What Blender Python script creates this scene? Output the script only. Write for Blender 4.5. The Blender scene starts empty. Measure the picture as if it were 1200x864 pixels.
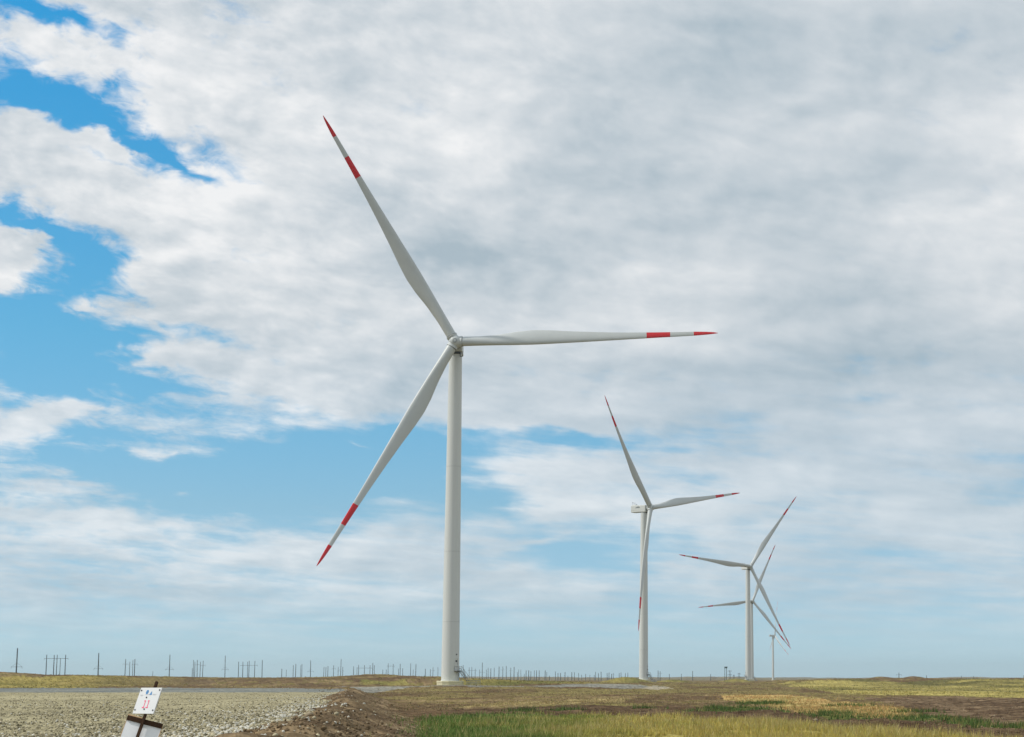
import bpy, math, random
import numpy as np
from mathutils import Vector, Matrix

scene = bpy.context.scene
COL = scene.collection
R = math.radians
rng = np.random.default_rng(7)
random.seed(7)

# ------------------------------------------------------------------ camera
F_PX, CX, CY, EYE = 2382.0, 795.0, 432.0, 2.6          # focal length and principal point of the (cropped) photo, eye height
cam_d = bpy.data.cameras.new('camera')
cam = bpy.data.objects.new('camera', cam_d); COL.objects.link(cam)
cam_d.sensor_fit = 'HORIZONTAL'; cam_d.sensor_width = 36.0
cam_d.lens = F_PX / 1200 * 36
cam_d.shift_x = -(CX - 600) / 1200
cam_d.clip_start = 0.5; cam_d.clip_end = 60000
PITCH = math.atan((795 - 432) / F_PX)
cam.location = (0, 0, EYE); cam.rotation_euler = (R(90) + PITCH, 0, 0)
scene.camera = cam

# ------------------------------------------------------------------ sun
SUN_EL, SUN_AZ = R(46), R(265)                           # azimuth clockwise from +Y (the view direction)
sun_dir = Vector((math.sin(SUN_AZ) * math.cos(SUN_EL), math.cos(SUN_AZ) * math.cos(SUN_EL), math.sin(SUN_EL)))
sl = bpy.data.lights.new('sun', 'SUN'); sl.energy = 3.0; sl.angle = R(0.8); sl.color = (1.0, .95, .87)
sun = bpy.data.objects.new('sun', sl); COL.objects.link(sun)
sun.rotation_euler = (-sun_dir).to_track_quat('-Z', 'Y').to_euler(); sun.location = (-200, -30, 300)
scene.view_settings.view_transform = 'Standard'; scene.view_settings.look = 'None'
scene.view_settings.exposure = 0; scene.view_settings.gamma = 1; scene.view_settings.use_curve_mapping = False

# ------------------------------------------------------------------ node helper
class NB:
    def __init__(self, nt): self.nt = nt; self.L = nt.links
    def new(self, t, **kw):
        n = self.nt.nodes.new(t)
        for k, v in kw.items(): setattr(n, k, v)
        return n
    def put(self, sock, v):
        if isinstance(v, bpy.types.NodeSocket): self.L.new(v, sock)
        elif v is not None: sock.default_value = v
    def m(self, op, a, b=None, c=None, clamp=False):
        n = self.new('ShaderNodeMath', operation=op, use_clamp=clamp)
        for i, v in enumerate((a, b, c)):
            if v is not None: self.put(n.inputs[i], v)
        return n.outputs[0]
    def xyz(self, x, y, z):
        n = self.new('ShaderNodeCombineXYZ')
        for i, v in enumerate((x, y, z)): self.put(n.inputs[i], v)
        return n.outputs[0]
    def noise(self, vec, scale, detail=4, rough=.5, dist=0.0):
        n = self.new('ShaderNodeTexNoise')
        self.put(n.inputs['Vector'], vec)
        n.inputs['Scale'].default_value = scale; n.inputs['Detail'].default_value = detail
        n.inputs['Roughness'].default_value = rough; n.inputs['Distortion'].default_value = dist
        return n.outputs[0]
    def sstep(self, v, a, b, lo=0.0, hi=1.0, kind='SMOOTHSTEP'):
        n = self.new('ShaderNodeMapRange', interpolation_type=kind)
        for k, q in (('Value', v), ('From Min', a), ('From Max', b), ('To Min', lo), ('To Max', hi)): self.put(n.inputs[k], q)
        return n.outputs[0]
    def mix(self, f, a, b, blend='MIX'):
        n = self.new('ShaderNodeMix', data_type='RGBA', blend_type=blend)
        self.put(n.inputs[0], f); self.put(n.inputs[6], a); self.put(n.inputs[7], b)
        return n.outputs[2]

# ------------------------------------------------------------------ sky with clouds
# cloud banks: azimuth and tan(elevation) in units of 1/23.82 rad, radii, rotation, weight
COVER = [(-7.296, 7.61, 1.5, 0.32, -14, -1.5), (-7.865, 7.683, 0.8, 0.28, 0, -0.8), (-7.722, 6.63, 1.8, 0.68, -10, -1.8), (-7.011, 6.489, 1.8, 0.72, -25, -1.7),
 (-6.132, 6.024, 1.7, 0.38, -27, -1.6), (-6.85, 6.045, 1.8, 0.4, -27, -0.9), (-7.687, 6.27, 0.72, 0.36, -12, 1.8), (-6.999, 6.206, 0.8, 0.28, -14, 2.0),
 (-6.49, 6.102, 0.56, 0.22, -15, 1.7), (-5.837, 5.9, 1.2, 0.2, -26, -0.8), (-7.278, 5.059, 2.2, 0.28, -18, -0.8), (-8.008, 6.784, 0.6, 0.28, 0, 0.7),
 (-7.494, 6.752, 0.6, 0.16, 0, 0.4), (-7.607, 5.156, 2.0, 0.36, -14, -1.4), (-7.036, 4.876, 1.0, 0.28, -20, -0.6), (-7.414, 3.964, 3.2, 1.2, -10, -1.8),
 (-8.166, 4.408, 1.8, 1.2, 0, -0.6), (-6.744, 3.505, 3.2, 1.0, -5, -1.5), (-7.737, 4.978, 0.52, 0.32, -20, 1.5), (-7.647, 4.619, 0.72, 0.48, -15, 1.6),
 (-7.863, 4.723, 0.6, 0.8, 0, 0.8), (-5.639, 4.399, 1.4, 0.48, -12, 0.9), (-6.629, 4.123, 0.8, 0.32, 5, 1.0), (-6.205, 4.173, 1.2, 0.28, -8, 0.6), (-5.9, 3.638, 1.4, 0.4, -5, 1.2),
 (0.051, 6.04, 11.2, 6.6, 0, 0.5), (-3.164, 3.395, 2.8, 0.36, 0, 0.5), (-5.511, 3.454, 2.4, 0.44, -8, 0.5), (-6.693, 4.547, 1.2, 0.4, -15, -0.9),
 (-5.29, 2.589, 6.0, 0.8, -2, -1.5), (-3.25, 2.789, 2.8, 0.44, -2, -1.0), (-1.345, 1.378, 1.8, 0.36, 0, -0.6), (-2.356, 2.721, 2.4, 0.48, 0, -0.5),
 (-5.839, 1.969, 6.6, 0.72, 0, -1.0), (-3.239, 2.21, 3.2, 0.8, 0, -1.1), (-7.249, 2.368, 2.4, 0.8, 0, -0.8), (-7.41, 2.874, 1.2, 0.44, 6, 1.9), (-6.862, 2.991, 1.0, 0.16, 3, 0.9),
 (-7.582, 2.645, 0.8, 0.24, 0, 0.7), (-5.964, 2.797, 2.2, 0.68, -5, 0.55), (-5.718, 2.558, 1.4, 0.18, -7, 1.1), (-7.011, 2.154, 1.9, 0.4, -10, 0.9),
 (-7.512, 2.12, 1.2, 0.4, 0, 0.4), (-5.702, 2.118, 0.36, 0.14, 0, 0.8), (-5.323, 2.136, 0.44, 0.12, 0, 0.5), (-6.541, 1.973, 0.3, 0.1, 0, 0.4), (-3.643, 2.693, 1.1, 0.16, -4, 1.0),
 (-4.419, 2.489, 1.8, 0.72, 0, -0.7), (-6.509, 2.341, 2.2, 0.32, 0, -0.5), (-7.131, 1.767, 3.4, 0.3, -4, 0.8), (-5.819, 1.436, 4.8, 0.4, -2, 0.1),
 (-3.616, 1.512, 2.6, 0.44, 0, 0.5), (-4.258, 1.918, 0.8, 0.2, 0, 0.6), (-1.753, 2.375, 2.0, 0.52, -12, 0.6), (-1.15, 1.927, 1.4, 0.36, -12, 0.6),
 (-1.645, 1.606, 0.88, 0.16, 6, 1.1), (-2.036, 1.128, 1.0, 0.2, 3, 0.6), (-3.604, 1.021, 1.2, 0.16, 0, 0.4), (-3.136, 2.012, 1.0, 0.2, 0, 0.5),
 (-1.056, 2.772, 3.0, 0.28, -3, -1.3), (-0.748, 1.529, 3.0, 0.52, 0, -0.5), (-7.199, 3.29, 2.4, 0.6, 0, -0.5), (-4.605, 2.208, 4.8, 0.96, 0, -0.9),
 (-6.604, 2.387, 3.2, 0.4, 0, -0.5), (-4.627, 2.982, 3.2, 0.32, 0, -0.5), (-6.582, 1.856, 1.2, 0.2, 0, 0.3), (-2.047, 1.922, 1.2, 0.48, -20, -0.9),
 (-0.549, 1.679, 2.4, 0.44, 0, -0.7), (0.05, 2.331, 1.4, 0.32, 0, -0.5), (-1.046, 1.329, 2.4, 0.32, 0, -0.4), (0.05, 1.231, 1.4, 0.2, 0, 0.5), (2.626, 0.977, 0.8, 0.16, 0, 0.5),
 (1.044, 1.032, 7.0, 1.2, 0, -0.45), (-5.788, 0.571, 10.0, 0.9, 0, -0.35), (-0.942, 0.539, 10.0, 0.8, 0, -0.35), (-2.362, 3.125, 2.4, 0.6, -5, 0.5),
 (-4.352, 3.59, 5.2, 0.6, 0, 0.6)]
SHADE = [(-5.039, 6.943, 5.6, 2.4, -10, 0.42), (-5.766, 5.252, 4.0, 1.4, -15, 0.15), (-3.786, 4.622, 2.4, 1.0, -10, 0.1), (-6.921, 5.484, 4.0, 0.8, -15, 0.3),
 (-5.496, 5.88, 3.2, 1.2, -20, 0.15), (-5.465, 4.963, 3.0, 1.2, -10, 0.18), (-7.367, 7.07, 2.4, 1.0, -10, 0.1), (-0.984, 7.523, 1.8, 1.2, 0, 0.15),
 (-7.456, 2.891, 2.0, 1.0, 0, 0.4), (-1.753, 2.325, 4.4, 1.6, 0, 0.3), (-5.824, 1.581, 8.0, 1.2, 0, 0.25), (-7.68, 4.735, 1.6, 1.2, 0, 0.3), (-4.354, 3.69, 4.4, 0.8, 0, 0.2),
 (-2.836, 7.476, 2.8, 1.2, 0, 0.18), (-0.967, 4.677, 2.4, 0.8, 0, 0.1), (3.432, 6.711, 1.8, 0.6, 0, 0.12), (3.104, 5.467, 1.8, 0.32, 8, 0.16), (0.256, 5.514, 2.8, 0.6, -8, 0.1),
 (0.051, 6.145, 1.2, 0.2, 0, 0.1), (-2.389, 4.967, 2.6, 1.2, -15, -0.45), (-3.608, 5.555, 2.8, 0.8, -10, -0.25), (-0.155, 7.529, 2.8, 1.2, 0, -0.2),
 (1.085, 7.2, 2.8, 1.0, 0, -0.28), (1.075, 5.718, 3.2, 0.56, -3, -0.25), (-1.178, 5.769, 3.2, 0.8, -5, -0.25), (2.914, 6.099, 2.8, 0.52, 0, -0.15),
 (2.079, 4.456, 4.0, 0.6, 0, -0.22), (1.766, 3.538, 4.0, 0.8, 0, -0.2), (3.07, 3.722, 3.0, 0.6, 0, -0.1), (3.536, 2.305, 4.0, 1.2, 0, -0.12), (-6.368, 5.927, 1.2, 0.6, -20, -0.08),
 (-4.671, 4.489, 1.2, 0.4, -10, -0.1), (-3.276, 4.023, 1.8, 0.4, 0, -0.06), (0.253, 3.65, 2.0, 0.4, 0, -0.12), (2.124, 7.928, 3.0, 0.6, 0, -0.15)]
world = bpy.data.worlds.new('World'); scene.world = world
world.use_nodes = True
wn = world.node_tree; wn.nodes.clear()
nb = NB(wn)
tc = nb.new('ShaderNodeTexCoord').outputs['Generated']
sep = nb.new('ShaderNodeSeparateXYZ'); nb.put(sep.inputs[0], tc)
dx, dy, dz = sep.outputs
az = nb.m('ARCTAN2', dx, dy)
hl = nb.m('SQRT', nb.m('ADD', nb.m('MULTIPLY', dx, dx), nb.m('MULTIPLY', dy, dy)))
ta = nb.m('DIVIDE', dz, nb.m('MAXIMUM', hl, .02))
A = nb.m('MULTIPLY', az, 23.82)
E = nb.m('MINIMUM', nb.m('MAXIMUM', nb.m('MULTIPLY', ta, 23.82), 0.0), 300.0)
AE = nb.xyz(A, E, 0.0)
def blobs(vec, lst, base):
    acc = base
    for (a, e, ra, re, rot, w) in lst:
        mp = nb.new('ShaderNodeMapping', vector_type='TEXTURE'); nb.put(mp.inputs[0], vec)
        mp.inputs['Location'].default_value = (a, e, 0); mp.inputs['Rotation'].default_value = (0, 0, R(rot)); mp.inputs['Scale'].default_value = (ra, re, 1)
        g = nb.new('ShaderNodeTexGradient', gradient_type='QUADRATIC_SPHERE'); nb.put(g.inputs[0], mp.outputs[0])
        acc = nb.m('MULTIPLY_ADD', g.outputs['Fac'], w, acc)
    return acc
G = nb.m('MULTIPLY_ADD', E, .95, nb.m('MULTIPLY', nb.m('LOGARITHM', nb.m('ADD', E, .9), math.e), 6.0))
hx = nb.m('DIVIDE', dx, nb.m('MAXIMUM', hl, .02)); hy = nb.m('DIVIDE', dy, nb.m('MAXIMUM', hl, .02))
KX = 23.82 * 1.0
# clouds drift down to the right: shear the vertical coordinate slowly with azimuth
Gs = nb.m('ADD', G, nb.m('MULTIPLY', nb.m('SINE', nb.m('MULTIPLY', az, 1.0)), 5.0))
P = nb.xyz(nb.m('MULTIPLY', hx, KX), nb.m('MULTIPLY', hy, KX), Gs)
P2 = nb.xyz(nb.m('ADD', nb.m('MULTIPLY', hx, KX), -.16), nb.m('MULTIPLY', hy, KX), nb.m('ADD', Gs, .22))
# warp for ragged cloud edges
wv = nb.new('ShaderNodeTexNoise'); nb.put(wv.inputs['Vector'], P); wv.inputs['Scale'].default_value = 1.6; wv.inputs['Detail'].default_value = 5
vm = nb.new('ShaderNodeVectorMath', operation='SUBTRACT'); nb.put(vm.inputs[0], wv.outputs['Color']); vm.inputs[1].default_value = (.5, .5, .5)
vs = nb.new('ShaderNodeVectorMath', operation='MULTIPLY'); nb.put(vs.inputs[0], vm.outputs[0]); vs.inputs[1].default_value = (1.1, .5, 0)
va = nb.new('ShaderNodeVectorMath', operation='ADD'); nb.put(va.inputs[0], AE); nb.put(va.inputs[1], vs.outputs[0])
AEw = va.outputs[0]
n_big = nb.noise(P, .33, 3, .5)
n_mid = nb.noise(P, .80, 13, .55, .15)
n_off = nb.noise(P2, .80, 6, .55, .15)
cover = blobs(AEw, COVER, .92)
dens = nb.m('ADD', cover, nb.m('ADD', nb.m('MULTIPLY', nb.m('SUBTRACT', n_mid, .5), nb.sstep(A, -3.0, -8.0, 2.4, 3.3)), nb.m('MULTIPLY', nb.m('SUBTRACT', n_big, .5), .5)))
Pst = nb.xyz(nb.m('MULTIPLY', hx, KX * .55), nb.m('MULTIPLY', hy, KX * .55), nb.m('MULTIPLY', Gs, 2.4))
streak = nb.m('MULTIPLY', nb.m('SUBTRACT', nb.noise(Pst, .9, 8, .6, .3), .5), nb.sstep(E, 5.0, 2.2, 0.0, 2.2))
torn = nb.m('MULTIPLY', nb.m('SUBTRACT', nb.noise(P, 2.6, 9, .62, .9), .5), nb.sstep(A, -2.0, -7.0, .25, 1.9))
dens = nb.m('ADD', dens, nb.m('ADD', streak, torn))
low = nb.sstep(E, 4.5, 1.5)                              # thin, soft cloud near the horizon
alpha = nb.sstep(dens, nb.m('MULTIPLY_ADD', low, -.20, -.25), nb.m('MULTIPLY_ADD', low, .32, .90))
alpha = nb.m('MULTIPLY', alpha, nb.m('MULTIPLY_ADD', low, -.22, .985))
alpha = nb.m('MULTIPLY', alpha, nb.sstep(E, 0.0, 1.3, .12, 1))
shade = blobs(AEw, SHADE, .56)
thick = nb.sstep(dens, .3, 1.6)
crisp = nb.sstep(A, 2.0, -7.5, .95, 2.1)                # lumpy cumulus to the left, smoother sheet to the right
relief = nb.m('MULTIPLY', nb.m('SUBTRACT', n_mid, n_off), crisp)
shade = nb.m('ADD', shade, relief)
shade = nb.m('ADD', shade, nb.m('MULTIPLY', nb.m('SUBTRACT', n_big, .5), 1.3))
shade = nb.m('ADD', shade, nb.m('MULTIPLY', nb.m('SUBTRACT', n_mid, .5), .35))
shade = nb.m('SUBTRACT', shade, nb.m('MULTIPLY', thick, .12), clamp=True)
shade = nb.m('MINIMUM', nb.m('MAXIMUM', shade, 0.0), 1.0)
cr = nb.new('ShaderNodeValToRGB'); nb.put(cr.inputs[0], shade)
els = cr.color_ramp.elements
els[0].position = 0.0; els[0].color = (.41, .50, .565, 1)
els[1].position = 1.0; els[1].color = (.90, .905, .91, 1)
e_ = els.new(.5); e_.color = (.635, .685, .725, 1)
cloud = nb.mix(1.0, cr.outputs[0], (10.0, 10.0, 10.0, 1), 'MULTIPLY')
sky = nb.new('ShaderNodeTexSky', sky_type='NISHITA')
sky.sun_disc = False; sky.sun_elevation = SUN_EL; sky.sun_rotation = SUN_AZ
sky.altitude = 100; sky.air_density = 1.0; sky.dust_density = 0.3; sky.ozone_density = 3.0
tint = nb.new('ShaderNodeValToRGB'); nb.put(tint.inputs[0], nb.m('DIVIDE', E, 8.0))
t_ = tint.color_ramp.elements
t_[0].position = 0; t_[0].color = (.80, 1.26, 1.95, 1); t_[1].position = .97; t_[1].color = (.21, 1.18, 1.45, 1)
for p_, c_ in ((.056, (.74, 1.12, 1.66, 1)), (.12, (.70, .99, 1.38, 1)), (.244, (.70, .98, 1.17, 1)), (.494, (.50, 1.09, 1.23, 1))):
    e_ = t_.new(p_); e_.color = c_
blue = nb.mix(1.0, sky.outputs[0], tint.outputs[0], 'MULTIPLY')
col = nb.mix(alpha, blue, cloud)
bg = nb.new('ShaderNodeBackground'); nb.put(bg.inputs[0], col); bg.inputs[1].default_value = 0.1
wo = nb.new('ShaderNodeOutputWorld'); nb.L.new(bg.outputs[0], wo.inputs[0])
world.cycles.sampling_method = 'MANUAL'; world.cycles.sample_map_resolution = 1024

# ------------------------------------------------------------------ mesh helpers
def mesh_arrays(name, V, Fc, colors=None, mats=(), fmat=None, smooth=False):
    """V (n,3), Fc (m,k): one mesh from numpy arrays, optional per-vertex colour attribute 'albedo'"""
    V = np.asarray(V, np.float32); Fc = np.asarray(Fc, np.int32)
    me = bpy.data.meshes.new(name)
    me.vertices.add(len(V)); me.vertices.foreach_set('co', V.ravel())
    m, k = Fc.shape
    me.loops.add(m * k); me.loops.foreach_set('vertex_index', Fc.ravel())
    me.polygons.add(m); me.polygons.foreach_set('loop_start', np.arange(0, m * k, k, dtype=np.int32))
    try: me.polygons.foreach_set('loop_total', np.full(m, k, np.int32))
    except Exception: pass
    if smooth: me.polygons.foreach_set('use_smooth', np.ones(m, bool))
    if fmat is not None: me.polygons.foreach_set('material_index', np.asarray(fmat, np.int32))
    for mt in mats: me.materials.append(mt)
    if colors is not None:
        at = me.attributes.new('albedo', 'FLOAT_COLOR', 'POINT')
        c4 = np.ones((len(V), 4), np.float32); c4[:, :3] = colors
        at.data.foreach_set('color', c4.ravel())
    me.update(calc_edges=True); me.validate()
    return me

class MB:
    """collects simple solids, links them as ONE mesh object"""
    def __init__(self): self.v = []; self.f = []; self.fm = []; self.sm = []
    def add(self, vs, fs, mi=0, smooth=False):
        o = len(self.v); self.v += [tuple(p) for p in vs]
        for q in fs: self.f.append(tuple(o + i for i in q)); self.fm.append(mi); self.sm.append(smooth)
    def box(self, c, s, mi=0, M=None):
        c = Vector(c); vs = [Vector((x * s[0] / 2, y * s[1] / 2, z * s[2] / 2)) for x in (-1, 1) for y in (-1, 1) for z in (-1, 1)]
        vs = [c + ((M @ p) if M else p) for p in vs]
        self.add(vs, [(0, 1, 3, 2), (4, 6, 7, 5), (0, 4, 5, 1), (2, 3, 7, 6), (0, 2, 6, 4), (1, 5, 7, 3)], mi)
    def tube(self, p0, p1, r0, r1=None, n=10, mi=0, caps=True, smooth=True):
        p0 = Vector(p0); p1 = Vector(p1); r1 = r0 if r1 is None else r1
        d = (p1 - p0).normalized(); u = d.orthogonal().normalized(); w = d.cross(u)
        a = [p0 + (u * math.cos(t) + w * math.sin(t)) * r0 for t in [2 * math.pi * i / n for i in range(n)]]
        b = [p1 + (u * math.cos(t) + w * math.sin(t)) * r1 for t in [2 * math.pi * i / n for i in range(n)]]
        self.add(a + b, [(i, (i + 1) % n, n + (i + 1) % n, n + i) for i in range(n)], mi, smooth)
        if caps: self.add(a, [tuple(reversed(range(n)))], mi); self.add(b, [tuple(range(n))], mi)
    def lathe(self, prof, n=32, mi=0, smooth=True, M=None):
        """prof: list of (radius, z) around Z"""
        vs = []
        for r, z in prof:
            for i in range(n):
                t = 2 * math.pi * i / n; p = Vector((r * math.cos(t), r * math.sin(t), z)); vs.append(M @ p if M else p)
        fs = [(j * n + i, j * n + (i + 1) % n, (j + 1) * n + (i + 1) % n, (j + 1) * n + i) for j in range(len(prof) - 1) for i in range(n)]
        self.add(vs, fs, mi, smooth)
        self.add(vs[:n], [tuple(reversed(range(n)))], mi); self.add(vs[-n:], [tuple(range(n))], mi)
    def mesh(self, name, mats):
        me = bpy.data.meshes.new(name); me.from_pydata(self.v, [], self.f)
        for m in (mats if isinstance(mats, (list, tuple)) else [mats]): me.materials.append(m)
        me.polygons.foreach_set('material_index', self.fm); me.polygons.foreach_set('use_smooth', self.sm)
        me.update(); return me

def link(name, data, parent=None, loc=(0, 0, 0), M=None):
    o = bpy.data.objects.new(name, data); COL.objects.link(o)
    if parent: o.parent = parent
    if M is not None: o.matrix_local = M
    else: o.location = loc
    return o
def thing(name, label, cat, loc=(0, 0, 0), rz=0, group=None, data=None):
    o = bpy.data.objects.new(name, data); COL.objects.link(o)
    o.location = loc; o.rotation_euler = (0, 0, rz); o['label'] = label; o['category'] = cat
    if group: o['group'] = group
    return o

# ------------------------------------------------------------------ materials
def principled(name, rough=.6, spec=.3):
    m = bpy.data.materials.new(name); m.use_nodes = True
    n = NB(m.node_tree); b = m.node_tree.nodes['Principled BSDF']
    b.inputs['Roughness'].default_value = rough; b.inputs['Specular IOR Level'].default_value = spec
    return m, n, b
def paint(name, rgb, var=.12, scale=.6, rough=.5, spec=.35, bump=0.0, streak=False):
    m, n, b = principled(name, rough, spec)
    co = n.new('ShaderNodeTexCoord').outputs['Object']
    if streak:
        mp = n.new('ShaderNodeMapping'); n.put(mp.inputs[0], co); mp.inputs['Scale'].default_value = (2.2, 2.2, .05); co2 = mp.outputs[0]
    else: co2 = co
    f = n.noise(co2, scale, 6, .6)
    c = n.mix(f, tuple(x * (1 - var) for x in rgb) + (1,), tuple(min(1, x * (1 + var)) for x in rgb) + (1,))
    n.put(b.inputs['Base Color'], c)
    if bump:
        bp = n.new('ShaderNodeBump'); bp.inputs['Strength'].default_value = bump; bp.inputs['Distance'].default_value = .02
        n.put(bp.inputs['Height'], n.noise(co, scale * 8, 5)); n.put(b.inputs['Normal'], bp.outputs[0])
    return m
def attr_mat(name, var=.35, scale=1.5, rough=.95, spec=.08, bump=None, trans=0):
    m, n, b = principled(name, rough, spec)
    at = n.new('ShaderNodeAttribute', attribute_name='albedo').outputs['Color']
    co = n.new('ShaderNodeTexCoord').outputs['Object']
    f = n.noise(co, scale, 8, .65)
    k = n.sstep(f, .3, .7, 1 - var, 1 + var, 'LINEAR')
    c = n.mix(1.0, at, n.xyz(k, k, k), 'MULTIPLY')
    n.put(b.inputs['Base Color'], c)
    if bump:
        bp = n.new('ShaderNodeBump'); bp.inputs['Strength'].default_value = bump[0]; bp.inputs['Distance'].default_value = bump[1]
        n.put(bp.inputs['Height'], n.noise(co, bump[2], 8, .65)); n.put(b.inputs['Normal'], bp.outputs[0])
    return m

M_white = paint('turbine_paint', (.61, .63, .61), .10, .5, .45, .4, streak=True)
M_blade = paint('blade_paint', (.53, .56, .555), .07, .35, .42, .4)
M_red = paint('red_marking_paint', (.62, .022, .03), .10, 1.5, .45, .35)
M_seam = paint('seam_paint', (.34, .36, .36), .1, .8)
M_flange = paint('flange_paint', (.52, .54, .525), .1, .8)
M_dark = paint('dark_metal', (.05, .055, .06), .25, 3.0, .6)
M_galv = paint('galvanised_steel', (.30, .32, .33), .2, 4.0, .5)
M_conc = paint('pale_concrete', (.64, .60, .42), .12, 1.2, .9, .1, bump=.4)
M_grey_text = paint('dark_lettering', (.08, .10, .12), .05)
M_pole = paint('weathered_pole_concrete', (.10, .115, .13), .2, 1.5, .9, .1)
M_pole_green = paint('dull_green_steel', (.06, .10, .095), .2, 1.5, .8, .1)
M_board = paint('white_sign_board', (.64, .655, .67), .06, 3.0, .5, .3)
M_panel = paint('white_panel', (.86, .87, .90), .06, 2.5, .6, .2)
M_wood = paint('weathered_dark_wood', (.055, .030, .018), .4, 9.0, .9, .1, bump=.5)
M_blue = paint('blue_print', (.05, .22, .48), .1, 5, .6)
M_pink = paint('red_print', (.75, .10, .20), .15, 20, .6)
M_grey = paint('grey_print', (.42, .43, .46), .1, 5, .6)
M_edge = paint('raw_board_edge', (.62, .42, .24), .2, 9, .9, .1)
M_ground = attr_mat('ground_soil_and_turf', .45, .9, 1.0, .03, (.6, .15, 2.5))
M_grass = attr_mat('grass_blades', .2, .3, .8, .15)
M_stone = attr_mat('broken_limestone', .2, 9.0, .95, .1)
M_clod = attr_mat('soil_clods', .3, 5.0, 1.0, .03)

# ------------------------------------------------------------------ terrain
RIDGE_AZ = [-26.642, -21.639, -18.457, -17.87, -17.148, -15.821, -13.912, -12.429, -11.046, -9.416, -8.477, -7.533, -6.586, -5.634, -4.68, -3.723, -2.284, -0.842, 1.323, 2.284, 3.244, 3.963,
 4.919, 6.348, 9.649, 14.251]
RIDGE_Z = [2.873, 4.237, 4.728, 4.346, 3.746, 3.528, 3.2, 2.873, 2.791, 2.818, 3.091, 3.2, 3.009, 2.382, 2.0, 1.645, 1.236, 0.69, 0.69, 1.236, 1.918, 2.327, 2.491, 2.6, 2.436, 2.6]
PAD_Y = [0, 57, 76, 115, 160, 224, 330, 450]
PAD_X = [-6.5, -12.1, -14.4, -19.8, -27.5, -36.7, -55, -75]
MOUNDS = [(-24.18, 960, 10.48, 30, 3.18), (-3.17, 1080, 9.97, 25, 2.05), (34.63, 1250, 8.92, 30, 2.55), (147.98, 1500, 13.85, 60, 3.86), (172.54, 1500, 10.08, 60, 3.92),
 (245.59, 1500, 37.78, 60, 2.73), (65.49, 1300, 10.92, 40, 1.68), (-102.77, 720, 13.6, 60, 1.12)]
ZONES = {'crest': [(-99.98, 602.36), (-89.36, 606.54), (-74.85, 572.6), (-61.34, 537.47), (-53.88, 552.53), (-411.21, 5081.75), (-134.36, 2089.05), (-53.96, 1369.05), (-23.26, 622.82),
           (-36.07, 560.86), (-49.19, 504.48), (-70.4, 538.7), (-88.64, 585.27)],
 'dry': [(6.83, 329.47), (14.34, 329.47), (18.87, 275.93), (19.53, 192.43), (17.96, 158.95), (15.28, 138.28), (11.01, 129.79), (8.98, 154.97), (7.57, 192.43), (5.57, 244.23)],
 'field': [(-17.82, 144.46), (-14.73, 151.45), (-9.38, 146.14), (-0.86, 138.28), (5.32, 122.39), (9.05, 101.8), (10.25, 93.59), (15.64, 75.03), (5.14, 24.9), (-0.96, 24.84),
           (-3.01, 31.24), (-6.76, 59.66), (-10.55, 90.52)],
 'fringe': [(-0.31, 147.83), (5.89, 189.57), (8.66, 154.97), (10.9, 128.45), (15.28, 138.28), (17.63, 135.29), (17.79, 117.83), (21.77, 104.29), (20.77, 99.48), (16.39, 111.62),
            (13.95, 127.28), (9.59, 149.54), (6.04, 171.7)],
 'heap': [(-8.47, 475.16), (-6.83, 568.01), (-3.35, 538.08), (-0.94, 454.3), (-5.35, 430.36)],
 'hill': [(-226.12, 497.56), (-182.51, 491.3), (-196.3, 594.78), (-184.83, 605.84), (-164.42, 665.83), (-116.1, 601.67), (-137.45, 619.24), (-144.03, 573.92), (-134.72, 481.22),
          (-154.87, 469.72), (-147.73, 325.32)],
 'plough': [(24.59, 275.93), (35.69, 282.36), (55.4, 264.73), (23.31, 111.62), (18.12, 120.02), (17.84, 141.34), (18.7, 163.03), (20.97, 198.51)],
 'rise': [(31.69, 636.59), (44.45, 649.18), (60.72, 680.56), (81.41, 643.23), (117.4, 560.21), (57.75, 275.93), (46.31, 275.93), (37.33, 295.33), (29.38, 315.0), (30.27, 442.42)],
 'road': [(-136.44, 300.47), (-109.13, 330.99), (-119.02, 482.33), (-48.83, 298.06), (-30.86, 193.32), (-55.39, 224.54), (-72.32, 219.42), (-93.38, 205.72)],
 'soil': [(-18.0, 167.21), (-13.55, 186.97), (-7.94, 201.73), (2.79, 192.43), (6.3, 178.97), (9.72, 151.45), (13.95, 127.28), (16.11, 109.71), (19.83, 95.0), (17.72, 84.96),
          (13.73, 93.59), (8.7, 102.62), (5.42, 124.66), (-0.88, 141.34), (-9.48, 147.83), (-15.67, 151.45)],
 'tan': [(-19.07, 184.19), (-17.69, 218.92), (-11.87, 249.05), (-5.6, 270.27), (-4.9, 222.99), (-11.28, 201.73), (-15.54, 192.43)],
 'track': [(-82.45, 496.99), (-64.78, 495.84), (-46.37, 475.71), (-34.32, 533.76), (-22.21, 563.45), (-11.23, 601.67), (-6.26, 503.32), (-10.28, 450.65), (-21.25, 487.91),
           (-35.87, 494.13), (-45.16, 463.28), (-63.09, 482.88), (-50.02, 305.36)]}
TURBINE_FEET = [(-57.5, 518.0, .66), (-17.3, 1021.9, .65), (53.22, 1564.1, .6), (80.49, 2255.5, -.18), (185.48, 4027.0, -1.53)]
def hash2(ix, iy, seed):
    h = (ix.astype(np.int64) * 374761393 + iy.astype(np.int64) * 668265263 + seed * 974634777) & 0xffffffff
    h = ((h ^ (h >> 13)) * 1274126177) & 0xffffffff
    return ((h ^ (h >> 16)) & 0xffff) / 65535.0

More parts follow.
